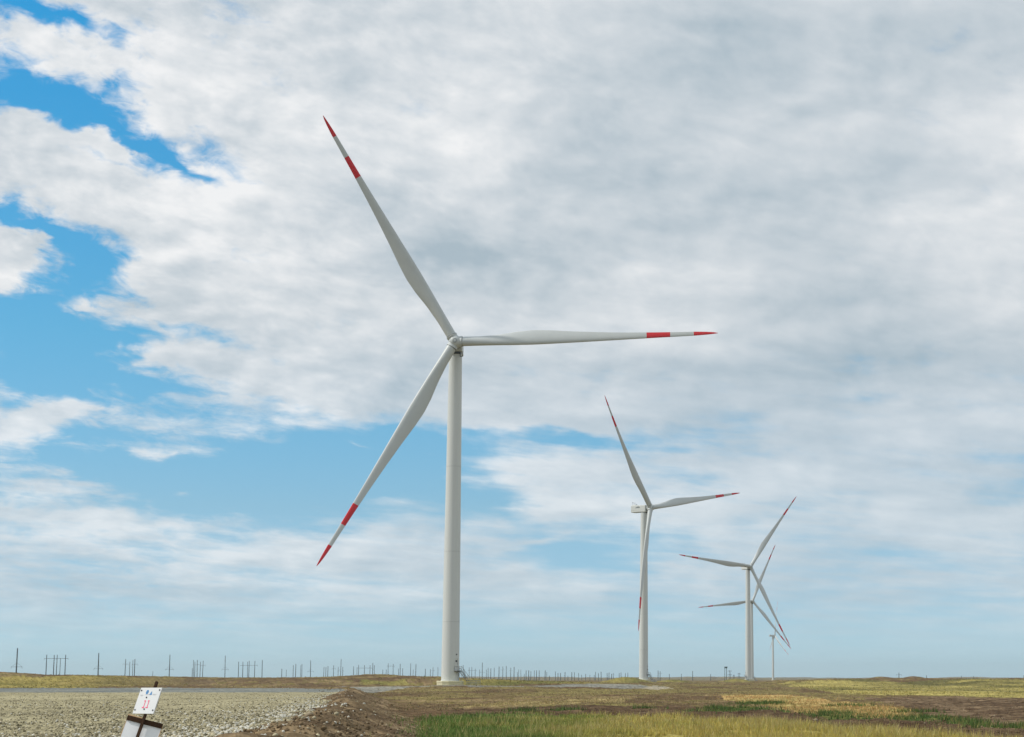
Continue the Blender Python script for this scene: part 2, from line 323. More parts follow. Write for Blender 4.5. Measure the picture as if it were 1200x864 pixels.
def vnoise(x, y, seed=0):
    ix = np.floor(x); iy = np.floor(y); fx = x - ix; fy = y - iy
    fx = fx * fx * (3 - 2 * fx); fy = fy * fy * (3 - 2 * fy)
    a = hash2(ix, iy, seed); b = hash2(ix + 1, iy, seed); c = hash2(ix, iy + 1, seed); d = hash2(ix + 1, iy + 1, seed)
    return (a * (1 - fx) + b * fx) * (1 - fy) + (c * (1 - fx) + d * fx) * fy

def fbm(x, y, seed=0, octaves=4):
    s = 0.0; amp = 0.5
    for o in range(octaves):
        s = s + amp * vnoise(x * 2 ** o + 17.3 * o, y * 2 ** o - 9.1 * o, seed + o); amp *= 0.5
    return s / (1 - 0.5 ** octaves)          # 0..1

def smooth(e0, e1, v):
    t = np.clip((v - e0) / (e1 - e0), 0, 1); return t * t * (3 - 2 * t)

def pad_edge(y):                             # x of the gravel pad's right edge, metres
    return np.interp(y, PAD_Y, PAD_X)

def hump(x, y, cx, cy, rx, ry, hgt):
    return hgt * np.exp(-((x - cx) / rx) ** 2 - ((y - cy) / ry) ** 2)

def ground_base(x, y):
    r = np.sqrt(x * x + y * y) + 1e-6
    z = np.interp(r, [0, 300, 380, 520, 700, 1000, 1600, 2300, 4000, 8000, 24000], [0, 0, .1, .42, .5, .05, 0, -.2, -1.6, -3, -5])
    az = np.degrees(np.arctan2(x, y))
    # the low rise that closes the view on the left and on the right
    hz = np.interp(az, RIDGE_AZ, RIDGE_Z)
    rc = 650 + 60 * np.sin(az * .35) + 25 * np.sin(az * 1.3)
    prof = np.where(r < rc, np.exp(-((r - rc) / 85) ** 2), np.exp(-((r - rc) / 190) ** 2))
    z = z + np.maximum(hz - z, 0) * prof
    for m in MOUNDS:
        z = z + hump(x, y, *m)
    # a rise under the camera
    z = z + 1.0 * np.exp(-(r / 14) ** 2)
    # the gravel pad and its earth bank
    d = x - pad_edge(y)
    w = 5.5 + 1.2 * (fbm(x * .11, y * .11, 5, 3) - .5)
    t = 1 - smooth(0.0, 1.0, (d - .9) / w)
    ends = smooth(20, 34, y) * (1 - smooth(330, 430, y))
    left = 1 - smooth(60, 140, np.abs(x + 90) - 30)
    zp = 1.0 + .28 * np.exp(-((d - 1.6) / 1.1) ** 2)
    k = t * ends * left
    z = z * (1 - k) + np.maximum(zp, z) * k
    return z

def ground(x, y):
    x = np.asarray(x, float); y = np.asarray(y, float)
    r = np.sqrt(x * x + y * y) + 1e-6
    z = ground_base(x, y)
    d = x - pad_edge(y)
    onpad = (1 - smooth(-1.0, .8, d)) * (1 - smooth(335, 350, y)) * smooth(25, 34, y)
    rough = (1 - smooth(500, 1500, r)) * (1 - .8 * onpad)
    z = z + rough * (.30 * (fbm(x / 14, y / 14, 11, 3) - .5) + .30 * (fbm(x / 2.6, y / 2.6, 12, 3) - .5) + .20 * (fbm(x / .7, y / .7, 13, 2) - .5))
    bank = np.exp(-((d - 2.2) / 2.6) ** 2) * (1 - smooth(200, 300, r)) * smooth(20, 34, y)
    z = z + bank * .5 * (fbm(x / 1.1, y / 1.5, 21, 4) - .5)
    for tx, ty, tz in TURBINE_FEET:
        k = 1 - smooth(9, 45, np.hypot(x - tx, y - ty)); z = z * (1 - k) + tz * k
    far = smooth(5000, 9000, r)
    az = np.degrees(np.arctan2(x, y))
    z = z + far * (1 - smooth(14000, 20000, r)) * 26 * np.clip(fbm(az * .55 + 40, r / 4200, 31, 4) - .32, 0, 1)
    return z


def inside(poly, x, y):
    c = np.zeros(x.shape, bool); n = len(poly)
    for i in range(n):
        x0, y0 = poly[i]; x1, y1 = poly[(i + 1) % n]
        if y0 == y1: continue
        t = (y - y0) / (y1 - y0)
        c ^= ((y0 > y) != (y1 > y)) & (x < x0 + t * (x1 - x0))
    return c

def warp(x, y):
    r = np.sqrt(x * x + y * y)
    s = np.clip(r / 40, 1.2, 12)
    wx = x + (fbm(x / s, y / (3 * s), 41, 4) - .5) * .022 * r
    wy = y + (fbm(x / s + 50, y / (3 * s), 43, 4) - .5) * .13 * np.minimum(r, 500)
    return wx, wy

ORDER = ['hill', 'crest', 'tan', 'rise', 'dry', 'soil', 'plough', 'field', 'fringe', 'road', 'track', 'heap']
def zones(x, y):
    """zone index per point: -1 rough steppe soil, 0.. = ORDER, 20 gravel pad, 21 earth bank"""
    wx, wy = warp(x, y)
    z = np.full(x.shape, -1)
    for i, k in enumerate(ORDER):
        hard = k in ('road', 'track', 'heap')
        z[inside(ZONES[k], x if hard else wx, y if hard else wy)] = i
    mh = sum(hump(x, y, *m_) for m_ in MOUNDS[:3]); z[(mh > .45) & (z == -1)] = 1
    d = x - pad_edge(y) + (fbm(x / 1.5, y / 2.5, 61, 4) - .5) * 2.4
    near = (y > 20) & (y < 236)
    z[near & (d <= 0) & (x > -120)] = 20
    bank = near & (d > 0) & (x - pad_edge(y) < 5.2 + 2.0 * (fbm(x / 2, y / 3, 62, 3) - .5)); z[bank] = 21
    return z

def albedo(x, y, z):
    n1 = fbm(x / 9, y / 22, 51, 4); n2 = fbm(x / 1.6, y / 2.5, 52, 4); n3 = fbm(x / 40, y / 90, 53, 3)
    g = np.random.default_rng(3).random(x.shape)
    def mixc(a, b, t): return np.asarray(a)[None, :] * (1 - t[:, None]) + np.asarray(b)[None, :] * t[:, None]
    brown = (.118, .078, .043); tanc = (.32, .24, .12); olive = (.17, .145, .045); green = (.075, .105, .025); yellow = (.265, .215, .06)
    c = mixc(brown, tanc, np.clip((n1 * .6 + n2 * .4 - .44) * 5, 0, 1) * .7)
    c = np.where(((n2 > .6) & (n1 > .45))[:, None], mixc(c.mean(0), olive, n2), c)
    ol = (np.clip((n3 - .44) * 6, 0, 1) * np.clip((n1 - .3) * 3, 0, 1) * .75)[:, None]; c = c * (1 - ol) + np.array((.20, .17, .06)) * ol
    az = np.degrees(np.arctan2(x, y))
    r = np.sqrt(x * x + y * y)
    def put(k, val):
        s = z == k; c[s] = val[s]
    T = lambda lo, hi, v: np.clip((v - lo) / (hi - lo), 0, 1)
    hillbrown = mixc(brown, (.16, .12, .07), n1)
    hl = mixc((.17, .15, .045), (.31, .25, .08), T(.3, .7, n1))
    k = T(-16.5, -13.0, az + (n3 - .5) * 3)[:, None]
    put(0, hl * (1 - k) + hillbrown * k)
    put(1, mixc((.13, .125, .04), (.24, .20, .065), T(.3, .7, n1)))
    put(2, mixc((.34, .265, .12), (.22, .17, .08), T(.35, .65, n2)))
    put(3, mixc((.11, .10, .04), (.36, .30, .10), T(.36, .62, n1 * .5 + n3 * .5)))
    put(4, mixc((.46, .30, .125), (.34, .27, .10), T(.35, .65, n1)))
    put(5, mixc((.066, .040, .023), (.13, .088, .05), T(.3, .7, n2)))
    put(6, mixc((.085, .055, .033), (.20, .142, .085), T(.35, .7, n2)))
    put(7, mixc((.10, .14, .034), (.36, .30, .09), T(-4.6, -1.0, az + (n1 - .5) * 6)))
    put(8, mixc((.055, .085, .022), (.15, .15, .045), T(.4, .7, n2)))
    put(9, mixc((.15, .165, .16), (.22, .225, .20), T(.3, .7, n1)))
    put(10, mixc((.17, .17, .15), (.25, .24, .20), T(.3, .7, n1)))
    put(11, mixc((.36, .32, .24), (.28, .24, .17), n2))
    put(20, mixc((.27, .24, .145), (.39, .35, .22), T(.3, .7, n1 * .5 + n2 * .5)))
    put(21, mixc((.11, .076, .044), (.24, .175, .10), T(.35, .75, n2)))
    c = c * (.74 + .52 * g[:, None])
    return c

az_f = np.radians(np.concatenate([np.arange(-180, -30, 5), np.arange(-30, -26, .5), np.linspace(-26, 19, 900), np.arange(19.5, 25, .5), np.arange(25, 180, 5)]))
rr = np.concatenate([np.linspace(1, 50, 50), np.arange(50.4, 180, .38), np.arange(180.5, 330, .7), np.geomspace(331, 24000, 260)])
AZ, RR = np.meshgrid(az_f, rr)
X = (RR * np.sin(AZ)).ravel(); Y = (RR * np.cos(AZ)).ravel()
Zt = ground(X, Y)
na, nr = len(az_f), len(rr)
i0 = (np.arange(nr - 1)[:, None] * na + np.arange(na)[None, :]); i1 = (np.arange(nr - 1)[:, None] * na + (np.arange(na)[None, :] + 1) % na)
Fq = np.stack([i0, i1, i1 + na, i0 + na], -1).reshape(-1, 4)[:, ::-1]
colr = albedo(X, Y, zones(X, Y))
V = np.stack([X, Y, Zt], -1)
V = np.concatenate([V, [[0, 0, ground(np.array([0.]), np.array([0.]))[0]]]]); colr = np.concatenate([colr, colr[:1]])
me = mesh_arrays('ground', V, Fq, colr, [M_ground], smooth=True)
g_ob = link('ground', me); g_ob['kind'] = 'structure'

# ---- pale summer haze over the whole plain
hz_b = MB(); hz_b.box((0, 0, 77.0), (50000, 50000, 176.0))
hz_m = bpy.data.materials.new('haze'); hz_m.use_nodes = True; hz_m.node_tree.nodes.clear()
hn = NB(hz_m.node_tree); pv = hn.new('ShaderNodeVolumePrincipled')
pv.inputs['Color'].default_value = (.78, .94, 1.0, 1); pv.inputs['Density'].default_value = 4.2e-5; pv.inputs['Anisotropy'].default_value = .2
ho = hn.new('ShaderNodeOutputMaterial'); hn.L.new(pv.outputs[0], ho.inputs['Volume'])
hz = link('haze', hz_b.mesh('haze', hz_m)); hz['kind'] = 'stuff'

def gz(x, y): return float(ground(np.array([x], float), np.array([y], float))[0])

# ---- scatter helpers: equal coverage over the angle and 1/distance
def scatter(n, az0, az1, r0, r1, seed):
    q = np.random.default_rng(seed)
    a = np.radians(q.uniform(az0, az1, n)); r = 1 / q.uniform(1 / r1, 1 / r0, n)
    return r * np.sin(a), r * np.cos(a), r, q

def make_grass(name, parts):
    VV, FF, CC = [], [], []; off = 0
    for (x, y, h, w, c, q) in parts:
        n = len(x); z = ground(x, y) - .03
        for b in range(3):
            th = q.uniform(0, 2 * np.pi, n); lean = q.uniform(.05, .55, n) * h; ld = q.uniform(0, 2 * np.pi, n)
            hb = h * q.uniform(.55, 1.1, n); ox = q.normal(0, .6, n) * w * 2; oy = q.normal(0, .6, n) * w * 2
            bx, by = x + ox, y + oy
            p0 = np.stack([bx - np.cos(th) * w, by - np.sin(th) * w, z], -1); p1 = np.stack([bx + np.cos(th) * w, by + np.sin(th) * w, z], -1)
            p2 = np.stack([bx + np.cos(ld) * lean, by + np.sin(ld) * lean, z + hb], -1)
            VV.append(np.stack([p0, p1, p2], 1).reshape(-1, 3)); FF.append(off + np.arange(3 * n).reshape(-1, 3)); off += 3 * n
            cb = c * q.uniform(.7, 1.35, (n, 1)) * (1 + q.normal(0, .06, (n, 3)))
            CC.append(np.repeat(np.clip(cb, .005, .8), 3, 0))
    me = mesh_arrays(name, np.concatenate(VV), np.concatenate(FF), np.concatenate(CC), [M_grass])
    o = link(name, me); o['kind'] = 'stuff'; o['label'] = LBL[name]; o['category'] = 'grass'
    return o
LBL = {'meadow_grass': 'green and yellow meadow grass standing along the bottom edge of the photo', 'steppe_grass': 'sparse dry steppe grass on the plain and the low rises behind the road'}

x, y, r, q = scatter(190000, -13, 13.5, 62, 190, 5)
zz = zones(x + q.normal(0, .7, len(x)), y + q.normal(0, 3.0, len(x))); azd = np.degrees(np.arctan2(x, y)); n1 = fbm(x / 5, y / 9, 71, 3); patch = fbm(x / 2.2, y / 4, 72, 3)
parts = []
s = (zz == 7) & (patch > .3)
t = np.clip((azd + 4.6 + (n1 - .5) * 7) / 3.6, 0, 1)[:, None]
cg = np.array([.125, .19, .045]) * (1 - t) + np.array([.44, .365, .10]) * t
straw = q.random(len(x)) < (.05 + .15 * (n1 > .55)) * (.3 + t[:, 0]); cg[straw] = (.40, .34, .14)
parts.append((x[s], y[s], q.uniform(.16, .42, s.sum()) * (.55 + .9 * n1[s]) * (1 + .5 * straw[s]), np.maximum(.012, r[s] / 2382 * .42), cg[s], q))
s = (zz == 4) & (q.random(len(x)) < .7)
cg = np.array([.56, .37, .16]) * np.ones((len(x), 1)); cg[q.random(len(x)) < .25] = (.18, .17, .06)
parts.append((x[s], y[s], q.uniform(.10, .28, s.sum()), np.maximum(.012, r[s] / 2382 * .42), cg[s], q))
s = (zz == 8) & (patch > .34)
cg = np.array([.085, .135, .035]) * np.ones((len(x), 1)); cg[q.random(len(x)) < .25] = (.22, .20, .07)
parts.append((x[s], y[s], q.uniform(.15, .5, s.sum()) * (.5 + n1[s]), np.maximum(.015, r[s] / 2382 * .5), cg[s], q))
wc = []                                                  # scattered clumps of green weeds
for (wx_, wy_, wr, nn_) in ((11.5, 148, .9, 260), (10.6, 146, .5, 120), (7.8, 205, 1.2, 300), (9.4, 206, .7, 160), (15.5, 190, 1.0, 220), (3.5, 168, .8, 160), (18.5, 160, .9, 160), (-3.0, 176, .8, 120), (-12.0, 158, .6, 120), (-14.6, 142, .6, 160), (-9.0, 162, .7, 120)):
    wc.append(np.stack([q.normal(wx_, wr, nn_), q.normal(wy_, wr * 1.5, nn_)], -1))
wc = np.concatenate(wc); wr_ = np.hypot(wc[:, 0], wc[:, 1]); nw = len(wc)
xn, yn, rn_, qn = scatter(30000, -22, 22, 34, 62, 17)
zn = zones(xn, yn); sn = (zn == 7) & (fbm(xn / 2.2, yn / 4, 72, 3) > .3); xn, yn = xn[sn], yn[sn]; nn_ = len(xn)
tn = np.clip((np.degrees(np.arctan2(xn, yn)) + 4.6 + (fbm(xn / 5, yn / 9, 71, 3) - .5) * 7) / 3.6, 0, 1)[:, None]
parts.append((xn, yn, qn.uniform(.15, .42, nn_), np.full(nn_, .012), np.array([.125, .19, .045]) * (1 - tn) + np.array([.44, .365, .10]) * tn, qn))
parts.append((wc[:, 0], wc[:, 1], q.uniform(.15, .55, nw), np.maximum(.02, wr_ / 2382 * .5), np.array([.10, .145, .04]) * np.ones((nw, 1)), q))
make_grass('meadow_grass', parts)

x, y, r, q = scatter(150000, -19.2, 10.2, 120, 1300, 6)
zz = zones(x + q.normal(0, .006, len(x)) * r, y + q.normal(0, .03, len(x)) * r); n1 = fbm(x / 12, y / 30, 73, 4); u = q.random(len(x)); azd = np.degrees(np.arctan2(x, y))
parts = []
def add(sel, hmin, hmax, c0, c1):
    t = np.clip((n1[sel] - .35) / .3, 0, 1)[:, None]
    c = np.array(c0) * (1 - t) + np.array(c1) * t
    parts.append((x[sel], y[sel], q.uniform(hmin, hmax, sel.sum()), np.maximum(.015, r[sel] / 2382 * .4), c, q))
add((zz == 0) & (u < .8) & (azd < -14.2 + (n1 - .5) * 4), .12, .38, (.17, .155, .05), (.33, .265, .085))
add((zz == 0) & (u < .3) & (azd >= -14.2), .08, .25, (.14, .11, .055), (.20, .15, .075))
add((zz == 1) & (u < .7), .15, .4, (.13, .125, .04), (.25, .205, .07))
add((zz == 2) & (u < .8), .1, .3, (.36, .28, .13), (.26, .21, .09))
add((zz == 3) & (u < .12 + .5 * (n1 > .48)), .10, .35, (.16, .165, .05), (.40, .335, .11))
add((zz == 4) & (u < .6), .1, .3, (.46, .29, .12), (.32, .25, .10))
add((zz == -1) & (u < .22) & (n1 > .42), .08, .28, (.15, .13, .05), (.27, .21, .11))
add((zz == -1) & (u > .93), .06, .22, (.24, .19, .11), (.20, .16, .08))
add((zz == 21) & (u < .12), .05, .2, (.22, .17, .09), (.28, .22, .12))
make_grass('steppe_grass', parts)

# ---- gravel, clods
ICO = None
def ico():
    global ICO
    if ICO is None:
        import bmesh
        bm = bmesh.new(); bmesh.ops.create_icosphere(bm, subdivisions=1, radius=1)
        ICO = (np.array([v.co[:] for v in bm.verts]), np.array([[v.index for v in f.verts] for f in bm.faces])); bm.free()
    return ICO
def make_stones(name, x, y, size, colr, q, mat, label, cat, sink=.3):
    tv, tf = ico(); n = len(x); z = ground(x, y)
    sc = size[:, None] * q.uniform(.6, 1.25, (n, 3)) * np.array([1, 1, .75])
    a = q.uniform(0, 6.283, n); ca, sa = np.cos(a), np.sin(a)
    P = tv[None] * (1 + q.uniform(-.28, .28, (n, len(tv), 1))) * sc[:, None, :]
    PX = P[..., 0] * ca[:, None] - P[..., 1] * sa[:, None]; PY = P[..., 0] * sa[:, None] + P[..., 1] * ca[:, None]
    V = np.stack([PX + x[:, None], PY + y[:, None], P[..., 2] + (z + size * (.75 - sink))[:, None]], -1).reshape(-1, 3)
    Fc = (tf[None] + (np.arange(n) * len(tv))[:, None, None]).reshape(-1, 3)
    me = mesh_arrays(name, V, Fc, np.repeat(colr, len(tv), 0), [mat])
    o = link(name, me); o['kind'] = 'stuff'; o['label'] = label; o['category'] = cat
    return o
x, y, r, q = scatter(90000, -19.3, -4.5, 50, 235, 8)
zz = zones(x, y); d = x - pad_edge(y)
bare = fbm(x / 3, y / 7, 81, 4)
s = ((zz == 20) & (q.random(len(x)) < .15 + 1.1 * np.clip(bare - .38, 0, 1) * 2 + .6 * np.exp(d / 2.5))) | ((zz == 21) & (q.random(len(x)) < .05 * np.exp(-(d) / 1.6)))
x, y, r, d = x[s], y[s], r[s], d[s]; n = len(x)
size = np.maximum(np.exp(q.normal(np.log(.022), .65, n)), r / 2382 * .25).clip(0, .05) * (1 + .7 * np.exp(d / 1.6).clip(0, 1))
t = q.random((n, 1))
cs = np.array([.10, .088, .05]) * (1 - t) + np.array([.54, .48, .325]) * t
w = q.random(n) < .06 + .5 * np.exp(d / 2.5).clip(0, 1); cs[w] = np.array([.60, .58, .50]) * q.uniform(.8, 1.1, (w.sum(), 1))
make_stones('gravel', x, y, size, cs, q, M_stone, 'loose pale crushed stone covering the raised pad at lower left', 'gravel')
x, y, r, q = scatter(70000, -13, 10.3, 56, 420, 9)
zz = zones(x, y); u = q.random(len(x))
s = ((zz == 21) & (u < .6)) | ((zz == 5) & (u < .7)) | ((zz == 6) & (u < .7)) | ((zz == -1) & (u < .35))
x, y, r, zz = x[s], y[s], r[s], zz[s]; n = len(x)
size = np.maximum(np.exp(q.normal(np.log(.026), .55, n)), r / 2382 * .22)
t = q.random((n, 1)); cs = np.array([.09, .062, .036]) * (1 - t) + np.array([.22, .158, .092]) * t
lt = q.random(n) < .05; cs[lt] = (.34, .28, .19)
make_stones('soil_clods', x, y, size, cs, q, M_clod, 'crumbling brown clods of turned soil on the bank and the bare strips', 'soil', .45)

# ---- the larger pale rocks along the pad edge, each its own thing
tv, tf = ico()
import bmesh
def rock_mesh(seed):
    q = np.random.default_rng(seed); bm = bmesh.new(); bmesh.ops.create_icosphere(bm, subdivisions=2, radius=1)
    for v in bm.verts:
        k = 1 + .5 * (fbm(np.array([v.co.x * 1.3 + seed]), np.array([v.co.y * 1.3 + v.co.z * 1.7]), seed, 3)[0] - .5)
        v.co = Vector((v.co.x * k, v.co.y * k * .8, max(v.co.z, -.5) * k * .7))
    for _ in range(9):                                    # broken faces
        nv = Vector(q.normal(0, 1, 3)).normalized(); lim = q.uniform(.42, .68)
        for v in bm.verts:
            e = v.co.dot(nv) - lim
            if e > 0: v.co -= nv * e
    m = bpy.data.meshes.new('rock'); bm.to_mesh(m); bm.free(); m.materials.append(M_rock); return m
M_rock = paint('pale_limestone', (.52, .50, .43), .25, 3.0, .95, .1, bump=.6)
rock_protos = [rock_mesh(s) for s in (1, 2, 3, 4)]
q = np.random.default_rng(15)
for i in range(46):
    yy = 1 / q.uniform(1 / 190, 1 / 60); xx = float(pad_edge(yy)) + q.normal(-.5, .8); sc = q.uniform(.04, .08) * (1 + .9 * (yy > 90))
    if i in (7, 19, 33): xx += 2.5
    o = thing('rock', 'pale angular rock lying on the rim where the gravel pad meets the brown earth bank', 'rock', (xx, yy, gz(xx, yy) + .2 * sc), q.uniform(0, 6.28), 'pale rocks along the rim of the gravel pad', rock_protos[i % 4])
    o.scale = (sc, sc * q.uniform(.8, 1.1), sc * q.uniform(.8, 1.2))

# ------------------------------------------------------------------ wind turbine
HUB_H, BL_R, PREB, TILT, OVER = 87.0, 66.0, 8.0, R(3), 4.2
# tower
def tower_mesh():
    b = MB(); H = 84.6; n = 56
    seams = [0, 15, 33, 55, H]
    prof = []
    rad = lambda z: 2.25 - .58 * (z / H) ** 1.15
    for z in np.linspace(0, H, 40): prof.append((rad(z), z))
    b.lathe(prof, n)
    for z in seams[1:-1]: b.lathe([(rad(z) + .006, z - .09), (rad(z) + .012, z - .06), (rad(z) + .012, z + .06), (rad(z) + .006, z + .09)], n, 1)
    b.lathe([(rad(0) + .10, .0), (rad(0) + .10, .16)], n, 0)
    return b.mesh('tower', [M_white, M_flange])
ME_tower = tower_mesh()
def base_mesh():
    b = MB(); n = 12
    b.lathe([(3.35, -1.1), (3.35, .85), (3.42, .87), (3.42, 1.22), (3.30, 1.30)], n, 0, False)
    return b.mesh('concrete_plinth', M_conc)
ME_base = base_mesh(); BASE_T = 1.30
def door_mesh():                                          # oval door with a rim, built facing +X at radius ~2.1
    b = MB(); n = 28
    def ring(w, h, x): return [Vector((x, math.copysign(abs(math.cos(t)) ** .6, math.cos(t)) * w, math.copysign(abs(math.sin(t)) ** .6, math.sin(t)) * h)) for t in [2 * math.pi * i / n for i in range(n)]]
    o1, o2, i2, i1 = ring(.62, 1.45, 1.75), ring(.62, 1.45, 2.26), ring(.47, 1.28, 2.26), ring(.47, 1.28, 2.20)
    for A_, B_ in ((o1, o2), (o2, i2), (i2, i1)):
        b.add(A_ + B_, [(k, (k + 1) % n, n + (k + 1) % n, n + k) for k in range(n)], 0, False)
    b.add(i1, [tuple(range(n))], 1)
    b.box((2.215, 0, .55), (.03, .5, .5), 2)              # louvre
    b.box((2.215, .3, -.15), (.06, .06, .3), 2)           # handle
    return b.mesh('door', [M_white, M_seam, M_dark])
ME_door = door_mesh()
def lamp_mesh():
    b = MB(); b.box((2.2, 0, 0), (.35, .3, .22), 0); b.box((2.3, 0, -.13), (.2, .25, .06), 0); return b.mesh('door_lamp', M_dark)
ME_lamp = lamp_mesh()
def stair_mesh():                                         # landing outside the door (at +X), flight running to -Y
    b = MB(); zt = 2.75
    b.box((2.75, -.1, zt), (1.05, 1.5, .10), 0); b.box((2.75, -.1, zt - .16), (1.0, 1.4, .22), 1)
    y0, y1 = -.85, -3.6
    for s in (2.28, 3.22):
        b.tube((s, y0, zt - .1), (s, y1, .1), .07, n=6); b.tube((s, y0, zt + 1.05), (s, y1, 1.15), .045, n=6)
        for k in range(5):
            t = k / 4; yy = y0 + (y1 - y0) * t; zz_ = zt - .1 + (.1 - zt + .1) * t
            b.tube((s, yy, zz_), (s, yy, zz_ + 1.1), .04, n=6)
        b.tube((s, y0, zt + 1.05), (s, .65, zt + 1.05), .045, n=6); b.tube((s, .65, zt), (s, .65, zt + 1.05), .045, n=6)
        b.tube((s, -.8, zt - .2), (s, -.8, 0), .06, n=6)
    for k in range(13):
        t = (k + .5) / 13; b.box((2.75, y0 + (y1 - y0) * t, zt - .1 + (.2 - zt) * t), (.92, .26, .04), 0)
    b.tube((3.27, .65, zt + 1.05), (3.27, y0, zt + 1.05), .045, n=6); b.tube((3.27, .65, zt + .55), (3.27, y0, zt + .55), .03, n=6)
    b.v = [(x_, -y_, z_) for x_, y_, z_ in b.v]; b.f = [tuple(reversed(f_)) for f_ in b.f]
    return b.mesh('stair', [M_galv, M_dark])
ME_stair = stair_mesh()
def fence_mesh():                                         # railed enclosure at the foot of the stair
    b = MB()
    for k in range(9):
        yy = -3.7 - k * .42
        b.tube((2.1, yy, -1.3), (2.1, yy, .35), .05, n=6); b.tube((3.5, yy, -1.3), (3.5, yy, .35), .05, n=6)
    for z in (-.9, -.3, .32):
        for xx in (2.1, 3.5): b.tube((xx, -3.7, z), (xx, -7.1, z), .045, n=6)
        b.tube((2.1, -7.1, z), (3.5, -7.1, z), .045, n=6)
    b.box((2.8, -5.4, -1.0), (1.35, 3.3, .10))
    b.v = [(x_, -y_, z_) for x_, y_, z_ in b.v]; b.f = [tuple(reversed(f_)) for f_ in b.f]
    return b.mesh('railing', M_galv)
ME_fence = fence_mesh()

# nacelle in its own frame: rotor axis towards -Y, yaw axis at origin, hub height z=0
def bevel_box(b, x0, x1, y0, y1, z0, z1, c, mi=0, ytaper=0.0):
    def ring(y, k):
        a, d = (x1 - x0) / 2 - k, (z1 - z0) / 2 - k; mx, mz = (x0 + x1) / 2, (z0 + z1) / 2
        pts = []
        for sx, sz, t0 in ((1, 1, 0), (-1, 1, 90), (-1, -1, 180), (1, -1, 270)):
            for i in range(4):
                t = R(t0 + i * 30); pts.append(Vector((mx + sx * (a - c) + c * math.cos(t), y, mz + sz * (d - c) + c * math.sin(t))))
        return pts
    rs = [ring(y0, c * .8), ring(y0 + c * .25, c * .25), ring(y0 + c, 0), ring(y1 - c, ytaper), ring(y1 - c * .25, ytaper + c * .25), ring(y1, ytaper + c * .8)]
    n = 16; vs = [p for q_ in rs for p in q_]
    b.add(vs, [(j * n + i, j * n + (i + 1) % n, (j + 1) * n + (i + 1) % n, (j + 1) * n + i) for j in range(5) for i in range(n)], mi, False)
    b.add(rs[0], [tuple(reversed(range(n)))], mi); b.add(rs[-1], [tuple(range(n))], mi)
def nacelle_mesh():
    b = MB()
    bevel_box(b, -1.75, 1.75, -2.1, 7.2, -1.95, 1.55, .28)
    bevel_box(b, -1.35, 1.35, 4.6, 7.0, 1.45, 2.0, .15)   # cooler on the roof
    b.lathe([(1.62, -2.42), (1.62, -1.9)], 32, 1)         # yaw bearing
    b.box((0, 3.2, -1.975), (2.6, 6.5, .06), 1)           # thin sheet along the underside, darker than the nacelle body
    b.lathe([(1.55, 1.9), (1.50, 2.35)], 28, 1, True, Matrix.Rotation(R(90), 4, 'X'))
    for s in (-1, 1): b.box((s * 1.757, 2.6, -.9), (.02, 8.6, .05), 1)
    return b.mesh('nacelle', [M_white, M_seam])
ME_nac = nacelle_mesh()
def mast_mesh():
    b = MB()
    b.tube((-.9, 6.6, 1.95), (-.9, 6.6, 3.1), .05, n=6); b.tube((.9, 6.6, 1.95), (.9, 6.6, 3.1), .05, n=6); b.tube((-.9, 6.6, 2.9), (.9, 6.6, 2.9), .04, n=6)
    b.box((-.9, 6.6, 3.2), (.25, .25, .25)); b.box((.9, 6.6, 3.2), (.3, .12, .2))
    return b.mesh('wind_sensor', M_dark)
def beacon_mesh():
    b = MB(); b.tube((.4, 5.2, 1.9), (.4, 5.2, 2.5), .12, n=8); return b.mesh('warning_beacon', M_dark)
ME_beacon = beacon_mesh()
ME_mast = mast_mesh()
def lettering_mesh(s):                                    # small dark run of strokes on the nacelle side
    b = MB()
    hs = [.25, .55, .8, .75, .5, .7, .8, .55, .6, .35]; ws = [.22, .3, .26, .12, .1, .22, .24, .2, .12, .3]
    yy = 1.2
    for h, w in zip(hs, ws):
        b.box((s * 1.757, yy + w / 2, .25 + h / 2 - .1), (.018, w, h), 0); yy += w + .09
    return b.mesh('lettering', M_grey_text)
ME_let = [lettering_mesh(1), lettering_mesh(-1)]
def frame_mesh():                                         # small service davit under the front
    b = MB()
    for s in (1.25, 1.75): b.tube((s, -1.6, -1.9), (s, -1.6, -3.2), .09, n=6)
    b.tube((1.25, -1.6, -3.2), (1.85, -1.6, -3.2), .09, n=6); b.tube((1.75, -1.6, -2.6), (1.75, -.6, -2.0), .08, n=6)
    b.box((.4, -1.5, -2.25), (1.9, .9, .5))
    return b.mesh('service_frame', M_dark)
ME_frame = frame_mesh()

# rotor hub: frame with rotor axis -Y, blade k along its own direction in XZ
def hub_mesh():
    b = MB()
    bm_r = Matrix.Rotation(R(90), 4, 'X')                 # +Z -> -Y
    prof = [(1.35, -1.55), (1.62, -1.3), (1.70, -.6), (1.68, .2), (1.50, .85), (1.12, 1.35), (.62, 1.62), (.18, 1.70)]
    b.lathe(prof, 40, 0, True, bm_r)
    b.lathe([(.62, 1.52), (.62, 1.70), (.52, 1.74)], 24, 1, True, bm_r)   # round nose hatch
    b.lathe([(.30, 1.735), (.26, 1.77)], 20, 0, True, bm_r)
    return b.mesh('rotor_hub', [M_blade, M_seam])
ME_hub = hub_mesh()
def collar_mesh():
    b = MB()
    b.lathe([(1.36, .9), (1.40, 1.55), (1.46, 1.60), (1.46, 1.72), (1.36, 1.76)], 36, 0)
    b.lathe([(1.34, 1.74), (1.34, 1.90)], 36, 1)
    return b.mesh('blade_collar', [M_blade, M_dark])
ME_collar = collar_mesh()
